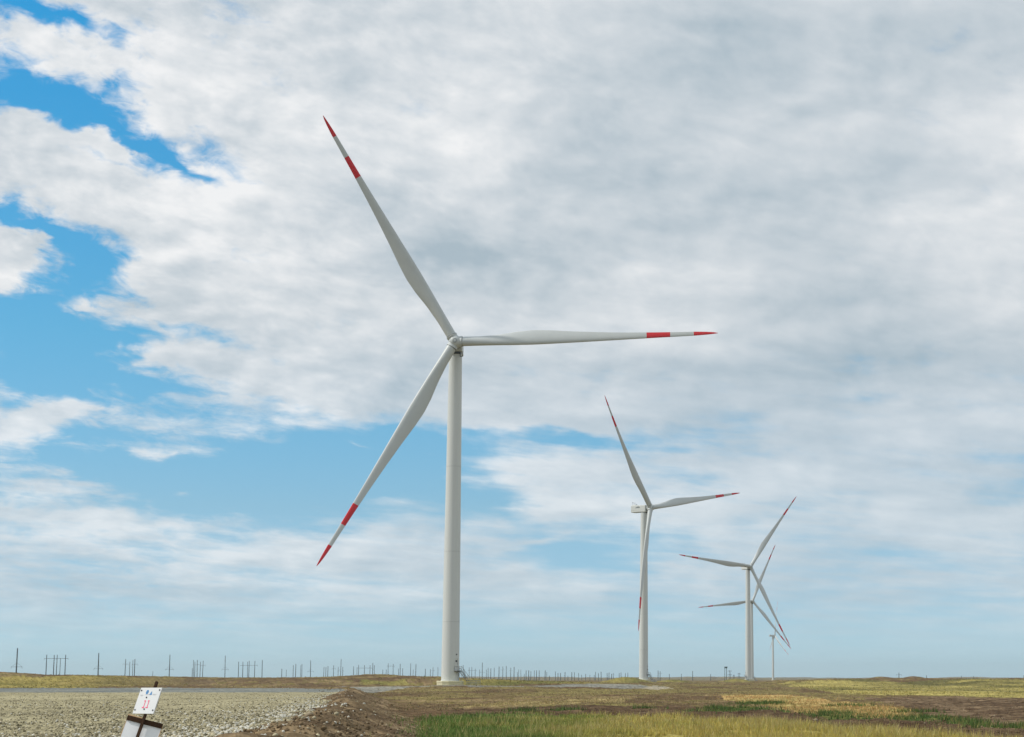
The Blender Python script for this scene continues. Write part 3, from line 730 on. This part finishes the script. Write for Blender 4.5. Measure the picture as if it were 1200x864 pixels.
# blade along +Z, trailing edge to -X seen from the front (from -Y), thickness along Y, prebend towards -Y
def blade_mesh():
    rs_ = np.concatenate([np.linspace(1.8, 12, 10), np.linspace(13.5, 47.4, 30), [47.8, 48.2], np.linspace(49, 53.8, 6), [54.1], np.linspace(55, 59.6, 6), [60.0], np.linspace(60.6, BL_R - .1, 14), [BL_R]])
    fr = np.array([0, .03, .10, .17, .24, .30, .36, .45, .55, .65, .75, .85, .92, .96, .985, 1.0])
    ch = np.array([2.5, 2.5, 2.55, 3.0, 3.75, 4.05, 3.75, 3.05, 2.42, 1.9, 1.5, 1.2, 1.02, .74, .45, .10])
    le = np.array([1.25, 1.25, 1.25, 1.30, 1.36, 1.36, 1.27, 1.1, .92, .74, .58, .46, .38, .26, .14, .02])
    th = np.array([2.5, 2.5, 2.3, 1.9, 1.5, 1.25, 1.05, .8, .58, .42, .30, .21, .15, .10, .06, .02])
    rd = np.array([1, 1, .92, .62, .33, .15, .05, 0, 0, 0, 0, 0, 0, 0, 0, 0])
    n = 28; V_, F_, FM = [], [], []
    for r in rs_:
        k = r / BL_R; c = np.interp(k, fr, ch); l = np.interp(k, fr, le); t = np.interp(k, fr, th); w = np.interp(k, fr, rd)
        tw = R(np.interp(k, [0, .15, .3, .5, .8, 1], [0, 10, 9, 5, 1.5, 0])); pb = -PREB * (.55 * k + .45 * k * k)
        for i in range(n):
            a = 2 * math.pi * i / n
            cx_, cy_ = math.cos(a), math.sin(a)
            ex, ey = cx_ * c / 2, cy_ * t / 2              # ellipse (round root)
            s = (1 - cx_) / 2                              # 0 at leading edge, 1 at trailing edge
            yt = 5 * (.2969 * math.sqrt(s) - .126 * s - .3516 * s * s + .2843 * s ** 3 - .1036 * s ** 4)
            fx = l - s * c; fy = math.copysign(yt * t, cy_) * 1.0 + .02 * c * math.sin(math.pi * s) * -1
            rx = l - c / 2 + ex; x_ = w * rx + (1 - w) * fx; y_ = w * ey + (1 - w) * fy
            V_.append((x_ * math.cos(tw) - y_ * math.sin(tw), x_ * math.sin(tw) * -1 + y_ * math.cos(tw) + pb, r))
    m = len(rs_)
    for j in range(m - 1):
        k = (rs_[j] + rs_[j + 1]) / 2 / BL_R
        mi = 1 if (.7278 < k < .8185 or k > .9095) else 0
        for i in range(n): F_.append((j * n + i, j * n + (i + 1) % n, (j + 1) * n + (i + 1) % n, (j + 1) * n + i)); FM.append(mi)
    me = bpy.data.meshes.new('blade'); me.from_pydata(V_, [], F_ + [tuple(range((m - 1) * n, m * n))])
    FM.append(1); me.materials.append(M_blade); me.materials.append(M_red)
    me.polygons.foreach_set('material_index', FM); me.polygons.foreach_set('use_smooth', [True] * len(FM)); me.update()
    return me
ME_blade = blade_mesh()

def wind_turbine(x, y, z, yaw, phase, door_deg, label, drop=0.0, stair_flip=1):
    """yaw: degrees the rotor axis is turned from -Y towards +X; phase: angle of the first blade seen from the front"""
    t = thing('wind_turbine', label, 'wind turbine', (x, y, z), 0, 'wind turbines in a row across the plain')
    link('concrete_plinth', ME_base, t)
    tw = link('tower', ME_tower, t, (0, 0, BASE_T))
    tw.scale = (1, 1, (HUB_H - 2.4 - BASE_T - drop) / 84.6)
    Md = Matrix.Rotation(R(-90 + door_deg), 4, 'Z')
    # the door is a piece of the tower; keep it unscaled along z
    inv = Matrix.Diagonal((1, 1, 1 / tw.scale[2], 1))
    link('door', ME_door, tw, M=inv @ Matrix.Translation((0, 0, 4.35)) @ Md)
    link('door_lamp', ME_lamp, tw, M=inv @ Matrix.Translation((0, 0, 6.6)) @ Md)
    S = Matrix.Diagonal((1, stair_flip, 1, 1))
    st = link('stair', ME_stair, t, M=Matrix.Translation((0, 0, BASE_T - .2)) @ Md @ S)
    link('railing', ME_fence, st)
    Y = Matrix.Rotation(R(yaw), 4, 'Z')                   # -Y turns towards +X
    nac = link('nacelle', ME_nac, t, M=Matrix.Translation((0, 0, HUB_H - drop)) @ Y)
    link('wind_sensor', ME_mast, nac); link('warning_beacon', ME_beacon, nac); link('lettering', ME_let[0], nac); link('lettering', ME_let[1], nac); link('service_frame', ME_frame, nac)
    H = Matrix.Translation((0, 0, HUB_H - drop)) @ Y @ Matrix.Rotation(-TILT, 4, 'X') @ Matrix.Translation((0, -OVER, 0))
    hub = link('rotor_hub', ME_hub, t, M=H)
    for k in range(3):
        B = Matrix.Rotation(R(90 - phase - 120 * k), 4, 'Y')
        link('blade', ME_blade, t, M=H @ B @ Matrix.Diagonal((1, 1, 1.014, 1))); link('blade_collar', ME_collar, hub, M=B)
    return t

wind_turbine(-57.5, 518.0, .66, 3.75, 1.0, 48, 'nearest and largest white wind turbine, its three red-banded blades spread face-on beside the dirt bank', .0)
wind_turbine(-17.3, 1021.9, .65, 52.1, 9.6, 62, 'second largest wind turbine, nacelle sticking out left and one blade hanging along its tower', .5)
wind_turbine(53.22, 1564.1, .60, 28.5, 54.6, -70, 'third wind turbine, front one of the overlapping pair, one blade raised to upper right', .5)
wind_turbine(80.49, 2255.5, -.18, 18.5, 67.5, 60, 'fourth wind turbine, standing just behind the front one of the overlapping pair at right')
wind_turbine(185.48, 4027.0, -1.53, 105.5, 95.5, 60, 'smallest and farthest wind turbine, seen edge-on to the right of the overlapping pair')

# ------------------------------------------------------------------ power poles on the skyline
# x, y, top z, kind, thickness, place along the row
POLES = [(-433.6, 1345.6, 22.09, 'tall', 1.0, 27.5), (-435.9, 1440.0, 18.92, 'post', 0.6, 74), (-489.2, 1625.3, 18.29, 'post', 0.55, 78), (-455.8, 1614.5, 22.26, 'tall', 1.0, 122.5),
 (-496.6, 1844.1, 19.63, 'arm', 0.75, 153.5), (-469.5, 1758.2, 16.62, 'post', 0.55, 159), (-495.8, 1867.2, 19.06, 'post', 0.55, 162.5), (-442.7, 1672.4, 18.05, 'arm', 0.75, 164.5),
 (-460.9, 1802.6, 8.65, 'post', 0.45, 186), (-433.8, 1751.4, 22.45, 'tall', 0.8, 205), (-465.9, 1969.4, 12.11, 'post', 0.6, 231.5), (-465.6, 1973.2, 20.0, 'post', 0.6, 233),
 (-471.1, 2002.4, 18.57, 'post', 0.7, 234.6), (-458.7, 1959.3, 19.87, 'arm', 0.7, 237.3), (-463.8, 1992.5, 18.49, 'post', 0.6, 240.5), (-463.1, 2000.2, 19.39, 'arm', 0.7, 243.5),
 (-472.5, 2142.0, 25.98, 'tall', 0.8, 269.5), (-424.3, 1981.8, 18.41, 'post', 0.7, 285), (-426.4, 2034.2, 18.83, 'post', 0.6, 295.7), (-430.9, 2127.4, 21.36, 'post', 0.8, 312.5),
 (-426.7, 2210.9, 12.81, 'post', 0.8, 335.3), (-448.3, 2349.3, 12.46, 'post', 0.55, 340.5), (-411.4, 2194.8, 16.42, 'post', 0.7, 348.5),
 (-400.9, 2152.0, 17.51, 'post', 0.8, 351.3), (-439.8, 2391.6, 17.66, 'post', 0.6, 357), (-393.1, 2146.0, 17.47, 'post', 0.7, 358.7), (-420.0, 2346.7, 22.8, 'tall', 0.9, 368.7),
 (-420.3, 2435.9, 15.89, 'post', 0.7, 384), (-397.5, 2317.1, 15.25, 'post', 0.7, 386.4), (-417.6, 2447.8, 16.99, 'post', 0.8, 388.6), (-388.5, 2315.0, 17.18, 'arm', 0.7, 395.3),
 (-406.3, 2453.3, 15.99, 'post', 0.6, 400.5), (-404.5, 2461.0, 25.33, 'tall', 0.8, 403.5), (-386.6, 2367.4, 15.52, 'post', 0.7, 406), (-395.1, 2499.5, 16.77, 'post', 0.8, 418.5),
 (-376.8, 2409.8, 15.25, 'post', 0.6, 422.5), (-361.8, 2431.0, 20.46, 'post', 0.9, 440.5), (-375.3, 2536.1, 18.57, 'post', 0.8, 442.5), (-354.0, 2461.8, 12.94, 'post', 0.8, 452.5),
 (-376.2, 2647.1, 13.71, 'post', 0.8, 456.5), (-338.3, 2483.0, 14.07, 'post', 0.7, 470.5), (-350.4, 2588.2, 20.53, 'post', 0.9, 472.5), (-348.2, 2595.9, 15.13, 'post', 0.8, 475.5),
 (-338.1, 2594.0, 21.11, 'post', 0.8, 484.5), (-335.9, 2601.7, 13.52, 'post', 0.6, 487.5), (-333.6, 2609.4, 20.68, 'post', 0.9, 490.5), (-340.2, 2763.1, 15.36, 'post', 1.0, 501.7),
 (-329.3, 2728.0, 14.63, 'post', 0.8, 507.5), (-326.8, 2735.7, 16.96, 'arm', 0.8, 510.5), (-321.7, 2751.1, 17.61, 'post', 0.7, 516.5), (-278.7, 2614.1, 15.77, 'post', 0.9, 541),
 (-275.0, 2625.6, 19.13, 'post', 0.9, 545.5), (-273.8, 2629.5, 13.64, 'post', 0.8, 547), (-273.3, 2824.4, 14.46, 'post', 0.7, 564.5), (-275.1, 2882.6, 24.38, 'tall', 1.0, 567.7),
 (-275.1, 2944.9, 14.96, 'post', 0.8, 572.5), (-256.8, 2775.3, 16.58, 'post', 0.8, 574.6), (-251.8, 2757.8, 15.91, 'post', 1.0, 577.5), (-263.8, 2943.0, 17.43, 'post', 0.8, 581.5),
 (-251.7, 2882.2, 18.93, 'post', 1.1, 587), (-245.1, 2868.7, 18.86, 'arm', 0.9, 591.5), (-234.8, 2804.0, 19.08, 'post', 0.9, 595.5), (-236.1, 2891.8, 17.17, 'arm', 0.9, 600.5),
 (-224.1, 2802.1, 17.89, 'post', 1.1, 604.5), (-235.9, 3012.4, 11.45, 'post', 0.8, 608.5), (-228.7, 2940.4, 14.94, 'post', 0.7, 609.7), (-223.9, 2922.6, 14.87, 'post', 0.7, 612.5),
 (-212.3, 2832.9, 8.55, 'post', 0.8, 616.5), (-217.7, 2938.0, 13.7, 'post', 1.1, 618.5), (-212.7, 2920.7, 13.64, 'post', 1.2, 621.5), (-204.8, 2852.2, 12.18, 'post', 0.9, 624),
 (-213.0, 3037.4, 14.08, 'post', 0.8, 628), (-203.3, 2943.9, 13.72, 'post', 1.1, 630.5), (-200.1, 2951.6, 13.75, 'post', 1.1, 633.5), (-186.1, 2869.5, 13.44, 'post', 1.2, 640.5),
 (-190.4, 2974.7, 11.34, 'post', 0.8, 642.5), (-187.2, 2982.4, 6.36, 'post', 1.1, 645.5), (-173.5, 2900.3, 12.34, 'post', 0.9, 652.5), (-170.3, 2908.0, 9.93, 'post', 1.1, 655.5),
 (-167.1, 2915.7, 9.94, 'post', 1.1, 658.5), (-165.8, 3003.6, 11.43, 'post', 1.2, 663.5), (-167.3, 3112.6, 6.52, 'post', 0.9, 667), (-160.7, 3099.1, 11.71, 'post', 1.3, 671.5),
 (-157.2, 3106.8, 11.73, 'post', 0.9, 674.5), (-156.1, 3219.7, 10.71, 'post', 0.9, 679.5), (-142.4, 3028.6, 7.69, 'post', 0.8, 683), (-137.2, 3040.2, 8.98, 'post', 0.9, 687.5),
 (-135.7, 3153.0, 7.89, 'post', 0.8, 692.5), (-132.7, 3240.9, 8.04, 'post', 0.9, 697.5), (-129.9, 3219.5, 12.74, 'post', 1.0, 698.9), (-119.6, 3078.7, 10.35, 'post', 1.0, 702.5),
 (-116.0, 3086.4, 12.32, 'post', 1.2, 705.5), (-113.6, 3279.4, 10.86, 'post', 1.2, 712.5), (-104.2, 3084.5, 11.02, 'post', 1.2, 714.5), (-100.6, 3092.2, 9.09, 'post', 1.2, 717.5),
 (-101.3, 3197.4, 10.65, 'arm', 0.9, 719.5), (-89.6, 3115.3, 10.45, 'post', 1.0, 726.5), (-89.9, 3220.5, 11.39, 'post', 1.1, 728.5), (-85.4, 3308.3, 10.93, 'post', 1.0, 733.5),
 (-81.4, 3316.0, 11.65, 'post', 1.0, 736.5), (-25.7, 2600, 12.42, 'post', 0.9, 771.5), (-23.2, 2600, 11.33, 'arm', 0.8, 773.7), (-11.5, 2600, 8.06, 'post', 0.8, 784.5),
 (3.8, 2600, 8.06, 'post', 0.7, 798.5), (18.0, 2600, 11.88, 'post', 0.9, 811.5), (40.9, 2600, 8.06, 'post', 0.8, 832.5), (203.8, 1900, 7.78, 'arm', 0.7, 1050.5),
 (229.3, 1900, 5.39, 'post', 0.6, 1082.5), (261.6, 1900, 4.99, 'post', 0.5, 1123), (272.8, 1900, 4.59, 'post', 0.5, 1137), (319.1, 1900, 5.39, 'post', 0.5, 1195)]
PORTALS = [([(-464.41, 19.71), (-458.9, 19.52), (-450.48, 19.71)], 16.98, 1509.2, 1.9), ([(-444.07, 19.31), (-437.74, 20.19), (-431.93, 20.19)], 15.61, 2094.6, 2.64),
 ([(-379.64, 18.47), (-372.77, 17.96), (-366.12, 17.96)], 14.58, 2439.4, 2.05), ([(-357.02, 20.64), (-350.86, 20.11)], 17.45, 2527.2, 1.59),
 ([(-281.86, 17.13), (-278.37, 17.71), (-273.72, 15.39)], 13.06, 2768.6, 1.74)]
def pole_label(px, kind):
    named = {27.5: 'tall lone power pole with a low crossarm, farthest left on the skyline', 122.5: 'tall lone power pole with low crossarm, second lone pole from the left',
             205: 'lone power pole on the brown skyline just right of the white sign', 269.5: 'lone slim power pole midway between the white sign and the dirt bank', 368.7: 'lone power pole above the white rocks of the gravel pad',
             403.5: 'lone power pole above the end of the gravel pad, highest of those around it', 567.7: 'power pole a little right of the nearest turbine, highest of those around it',
             186: 'short distant power pole just right of the white sign, lowest of its neighbours', 811.5: 'lone thin power pole on the plain between the second turbine and the twin-post pylon',
             832.5: 'short faint power pole just left of the twin-post pylon', 1050.5: 'small power pole between the two dark mounds on the right skyline'}
    if px in named: return named[px], None
    if px < 100: return 'thin power post standing inside the first row group at far left, beside the portal pylon', 'thin posts beside the leftmost portal pylon'
    if px < 180: return 'thin grey power pole in the cluster of four directly above the white sign', 'pole cluster above the white sign'
    if px < 250: return 'thin grey power pole in the tight cluster on the skyline right of the white sign', 'pole cluster right of the white sign'
    if px < 330: return 'thin power pole next to the second portal pylon from the left', 'poles beside the second portal pylon'
    if px < 415: return 'thin power pole on the skyline behind the gravel pad and brown rise', 'poles behind the gravel pad'
    if px < 530: return 'thin power pole on the skyline just left of the nearest turbine tower', 'poles left of the nearest turbine tower'
    if px < 605: return 'thin power pole on the skyline just right of the nearest turbine tower', 'poles right of the nearest turbine tower'
    if px < 745: return 'tiny far power pole on the skyline left of the second turbine', 'tiny far poles left of the second turbine'
    if px < 820: return 'tiny far power pole on the skyline right of the second turbine', 'tiny far poles right of the second turbine'
    return 'tiny far power pole on the skyline at far right', 'tiny far poles at far right'
def post(b, x0, z0, x1, z1, th, mi=0): b.tube((x0, 0, z0), (x1, 0, z1), th / 2, th / 2 * .72, 8, mi)
def arm(b, xa, xb, z, th=.17):
    b.box(((xa + xb) / 2, .35, z), (xb - xa, th, th))
    n = 3
    for k in range(n):
        xx = xa + (xb - xa) * k / (n - 1); b.tube((xx, .35, z - .1), (xx, .35, z - 1.1), .07, n=6)
for (x, y, zt, kind, th, px) in POLES:
    z0 = gz(x, y) - .4; h = zt - z0
    lab, grp = pole_label(px, kind)
    lean = ((px * 13.7) % 1 - .5) * .03 * h
    if kind == 'post':
        b = MB(); post(b, 0, 0, lean, h, th)
        thing('power_pole', lab, 'power pole', (x, y, z0), 0, grp, b.mesh('power_pole', M_pole))
    else:
        t = thing('power_pole', lab, 'power pole', (x, y, z0), 0, grp)
        b = MB(); post(b, 0, 0, lean, h, th); link('post', b.mesh('post', M_pole), t)
        b = MB(); k = .46 if kind == 'tall' else .78; w = 3.6 if kind == 'tall' else 2.4
        arm(b, -w + lean * k, w + lean * k, h * k)
        if kind == 'tall': b.tube((-w, .35, h * k), (lean, .35, h * (k + .12)), .05, n=6); b.tube((w, .35, h * k), (lean, .35, h * (k + .12)), .05, n=6)
        link('crossarm', b.mesh('crossarm', M_pole), t)
plab = ['portal pylon of three posts joined by a crossarm, farthest left on the skyline', 'portal pylon of three posts with a long crossarm, second portal from the left', 'small portal pylon above the tip of the gravel pad', 'narrow two-post portal pylon left of the nearest turbine tower', 'small portal pylon immediately right of the nearest turbine tower']
for i, (posts, za, D, ext) in enumerate(PORTALS):
    xm = sum(p[0] for p in posts) / len(posts); z0 = gz(xm, D) - .4
    t = thing('portal_pylon', plab[i], 'power pylon', (xm, D, z0), 0, 'portal pylons on the skyline')
    for (xp, zp) in posts:
        b = MB(); post(b, xp - xm, 0, xp - xm, zp - z0, .75); link('post', b.mesh('post', M_pole), t)
    b = MB(); arm(b, posts[0][0] - xm - ext, posts[-1][0] - xm + ext, za - z0, .24); link('crossarm', b.mesh('crossarm', M_pole), t)
# twin-post pylon and lattice pylons near the third turbine
D = 1900.0; S = D / F_PX
x0, x1 = (848.8 - 795) * S, (850.8 - 795) * S; zt = 2.6 + 13.3 * S; zb = gz((x0 + x1) / 2, D) - .4
t = thing('twin_post_pylon', 'dark twin-post pylon with a boxy head, left of the overlapping turbines', 'power pylon', ((x0 + x1) / 2, D, zb))
for xx in (x0, x1):
    b = MB(); post(b, xx - (x0 + x1) / 2, 0, xx - (x0 + x1) / 2, zt - zb, .55); link('post', b.mesh('post', M_pole_green), t)
b = MB(); b.box((.2, .0, zt - zb - .9), (2.6, 1.2, 1.1)); b.tube((-1.4, 0, zt - zb - .1), (1.8, 0, zt - zb - .1), .14, n=6); link('head_box', b.mesh('head_box', M_pole_green), t)
def lattice(px, top, D, arms, lab):
    S = D / F_PX; xx = (px - 795) * S; zb = gz(xx, D) - .3; h = 2.6 + (795 - top) * S - zb
    t = thing('lattice_pylon', lab, 'power pylon', (xx, D, zb), 0, None)
    b = MB(); w0, w1 = 1.3, .45; k = 7
    for sx in (-1, 1):
        for sy in (-1, 1): b.tube((sx * w0, sy * w0, 0), (sx * w1, sy * w1, h), .13, n=5)
    for j in range(k):
        za, zc = h * j / k, h * (j + 1) / k; wa, wc = w0 + (w1 - w0) * j / k, w0 + (w1 - w0) * (j + 1) / k
        for sy in (-1, 1):
            b.tube((-wa, sy * wa, za), (wc, sy * wc, zc), .08, n=4); b.tube((wa, sy * wa, za), (-wc, sy * wc, zc), .08, n=4)
    link('lattice_tower', b.mesh('lattice_tower', M_pole), t)
    for (fz, hw) in arms:
        b = MB(); za = h * fz
        for sy in (-1, 1): b.tube((-hw, 0, za), (0, sy * .5, za + .5), .1, n=5); b.tube((hw, 0, za), (0, sy * .5, za + .5), .1, n=5)
        b.tube((-hw, 0, za), (hw, 0, za), .14, n=5)
        for s in (-1, 1): b.tube((s * hw, 0, za), (s * hw, 0, za - 1.2), .1, n=5)
        link('crossarm', b.mesh('crossarm', M_pole), t)
lattice(854.6, 786.3, 2500, [(.97, 2.3), (.60, 2.6)], 'lattice pylon with two crossarms just right of the twin-post pylon')
lattice(865.3, 789.0, 3000, [(.9, 2.2), (.5, 3.2)], 'smaller lattice pylon immediately left of the overlapping turbine towers')
lattice(859.3, 791.0, 3100, [(.85, 1.2)], 'smallest lattice pylon, between the two larger lattice pylons')

# ------------------------------------------------------------------ leaning site sign in the foreground
top = Vector((-11.421, 45.05, 2.526)); pdn = Vector((-.2338, -.3384, -1.0))   # head of the leaning post and its direction per metre down
foot_z = gz(top.x - .4, top.y - .5)
foot = top + pdn * (top.z - foot_z + .25)
sg = thing('site_sign', 'leaning wooden post with two white boards, upper one marked in blue and red', 'sign', tuple(foot))
def wm(*pts): return [p - foot for p in pts]
b = MB(); p0, p1 = wm(top, foot); dz_ = (p1 - p0).normalized()
xa = Vector((1, 0, 0)); xa = (xa - dz_ * xa.dot(dz_)).normalized(); ya = dz_.cross(xa)
hw = .028
ring = lambda c: [c + xa * sx * hw + ya * sy * hw for sx, sy in ((-1, -1), (1, -1), (1, 1), (-1, 1))]
b.add(ring(p0) + ring(p1), [(0, 1, 5, 4), (1, 2, 6, 5), (2, 3, 7, 6), (3, 0, 4, 7), (0, 3, 2, 1), (4, 5, 6, 7)])
link('post', b.mesh('post', M_wood), sg)
def slab(b, o, U, Vv, N, u0, u1, v0, v1, n0, n1, mi=0):
    vs = [o + U * u + Vv * v + N * n for u in (u0, u1) for v in (v0, v1) for n in (n0, n1)]
    b.add(vs, [(0, 1, 3, 2), (4, 6, 7, 5), (0, 4, 5, 1), (2, 3, 7, 6), (0, 2, 6, 4), (1, 5, 7, 3)], mi)
# upper board
TL, TR, BL = Vector((-11.769, 45.15, 2.387)), Vector((-11.216, 44.76, 2.389)), Vector((-11.895, 44.969, 1.833))
U = TR - TL; Vd = BL - TL; lu, lv = U.length, Vd.length; U.normalize(); Vd = (Vd - U * Vd.dot(U)).normalized(); N = U.cross(Vd); N = N if N.y < 0 else -N
o = TL - foot
b = MB(); slab(b, o, U, Vd, N, 0, lu, 0, lv, 0, .022, 0)
ub = link('upper_board', b.mesh('upper_board', M_board), sg)
b = MB(); nn = .0225
def disc(b, u, v, r0, r1, n=20, a0=0, a1=360, mi=0, su=1.0):
    vs = []
    for k in range(n + 1):
        t = R(a0 + (a1 - a0) * k / n); d = U * math.cos(t) * su + Vd * -math.sin(t)
        for rr_ in (r0, r1):
            vs.append(o + U * u + Vd * v + d * rr_ + N * (nn + .002))
    b.add(vs, [(2 * k, 2 * k + 1, 2 * k + 3, 2 * k + 2) for k in range(n)], mi)
disc(b, lu * .37, lv * .17, .018, .050, 24, su=.85)
slab(b, o + U * lu * .37 + Vd * lv * .17, (U * .8 - Vd * .6), (Vd * .8 + U * .6), N, -.045, .045, -.008, .008, nn, nn + .004)
uu, vv = lu * .50, lv * .13                               # small blue triangle mark
tri = lambda s, q_: [o + U * (uu + s * a_) + Vd * (vv + s * c_) + N * q_ for a_, c_ in ((.055, 0), (.085, .09), (0, .09))]
b.add(tri(1, nn + .003), [(0, 1, 2)])
link('blue_logo', b.mesh('blue_logo', M_blue), ub)
b = MB()                                                  # the two red figures: 1 1
def figure_one(u, v, s):
    slab(b, o, U, Vd, N, u + .035 * s, u + .055 * s, v, v + .17 * s, nn, nn + .003)
    slab(b, o, U, Vd, N, u + .010 * s, u + .035 * s, v, v + .025 * s, nn, nn + .003)
    slab(b, o, U, Vd, N, u, u + .035 * s, v + .145 * s, v + .17 * s, nn, nn + .003)
    slab(b, o, U, Vd, N, u + .055 * s, u + .07 * s, v + .145 * s, v + .17 * s, nn, nn + .003)
figure_one(lu * .36, lv * .49, 1.05); figure_one(lu * .53, lv * .49, 1.05)
link('red_figures', b.mesh('red_figures', M_pink), ub)
b = MB()
for (u0, u1, v0) in ((.08, .22, .28), (.10, .20, .31), (.66, .84, .245), (.68, .80, .275), (.30, .55, .265)): slab(b, o, U, Vd, N, lu * u0, lu * u1, lv * v0, lv * v0 + .008, nn, nn + .003)
link('small_print', b.mesh('small_print', M_grey), ub)
b = MB()
for (u, v) in ((.07, .11), (.93, .09), (.07, .86), (.93, .87), (.42, .38), (.50, .83)): slab(b, o, U, Vd, N, lu * u - .013, lu * u + .013, lv * v - .014, lv * v + .014, nn, nn + .014)
link('bolt', b.mesh('bolt', M_dark), ub)
# lower board
A2, B2 = Vector((-11.976, 44.811, 1.751)), Vector((-11.221, 44.811, 1.563))
U2 = B2 - A2; l2 = U2.length; U2.normalize(); V2 = Vector((pdn.x, pdn.y, pdn.z)); V2 = (V2 - U2 * V2.dot(U2)).normalized(); N2 = U2.cross(V2); N2 = N2 if N2.y < 0 else -N2
c2 = (A2 + B2) / 2 - foot - N2 * .02
b = MB(); slab(b, c2 - U2 * l2 / 2, U2, V2, N2, 0, l2, -.02, .60, -.02, 0, 0); slab(b, c2 - U2 * l2 / 2, U2, V2, N2, -.012, 0, -.02, .60, -.022, .002, 1); slab(b, c2 - U2 * l2 / 2, U2, V2, N2, l2, l2 + .012, -.02, .60, -.022, .002, 1)
lb = link('lower_board', b.mesh('lower_board', [M_panel, M_edge]), sg)
b = MB(); slab(b, c2 - U2 * l2 / 2, U2, V2, N2, -.005, l2 + .01, -.06, .045, .003, .035, 0); slab(b, c2 - U2 * l2 / 2, U2, V2, N2, -.005, l2 * .48, -.085, -.06, .0, .035, 1)
link('batten', b.mesh('batten', [M_wood, M_edge]), lb)
b = MB(); slab(b, c2 - U2 * l2 / 2, U2, V2, N2, .015, l2 - .02, .47, .53, .003, .035, 0)
link('batten', b.mesh('batten', M_wood), lb)
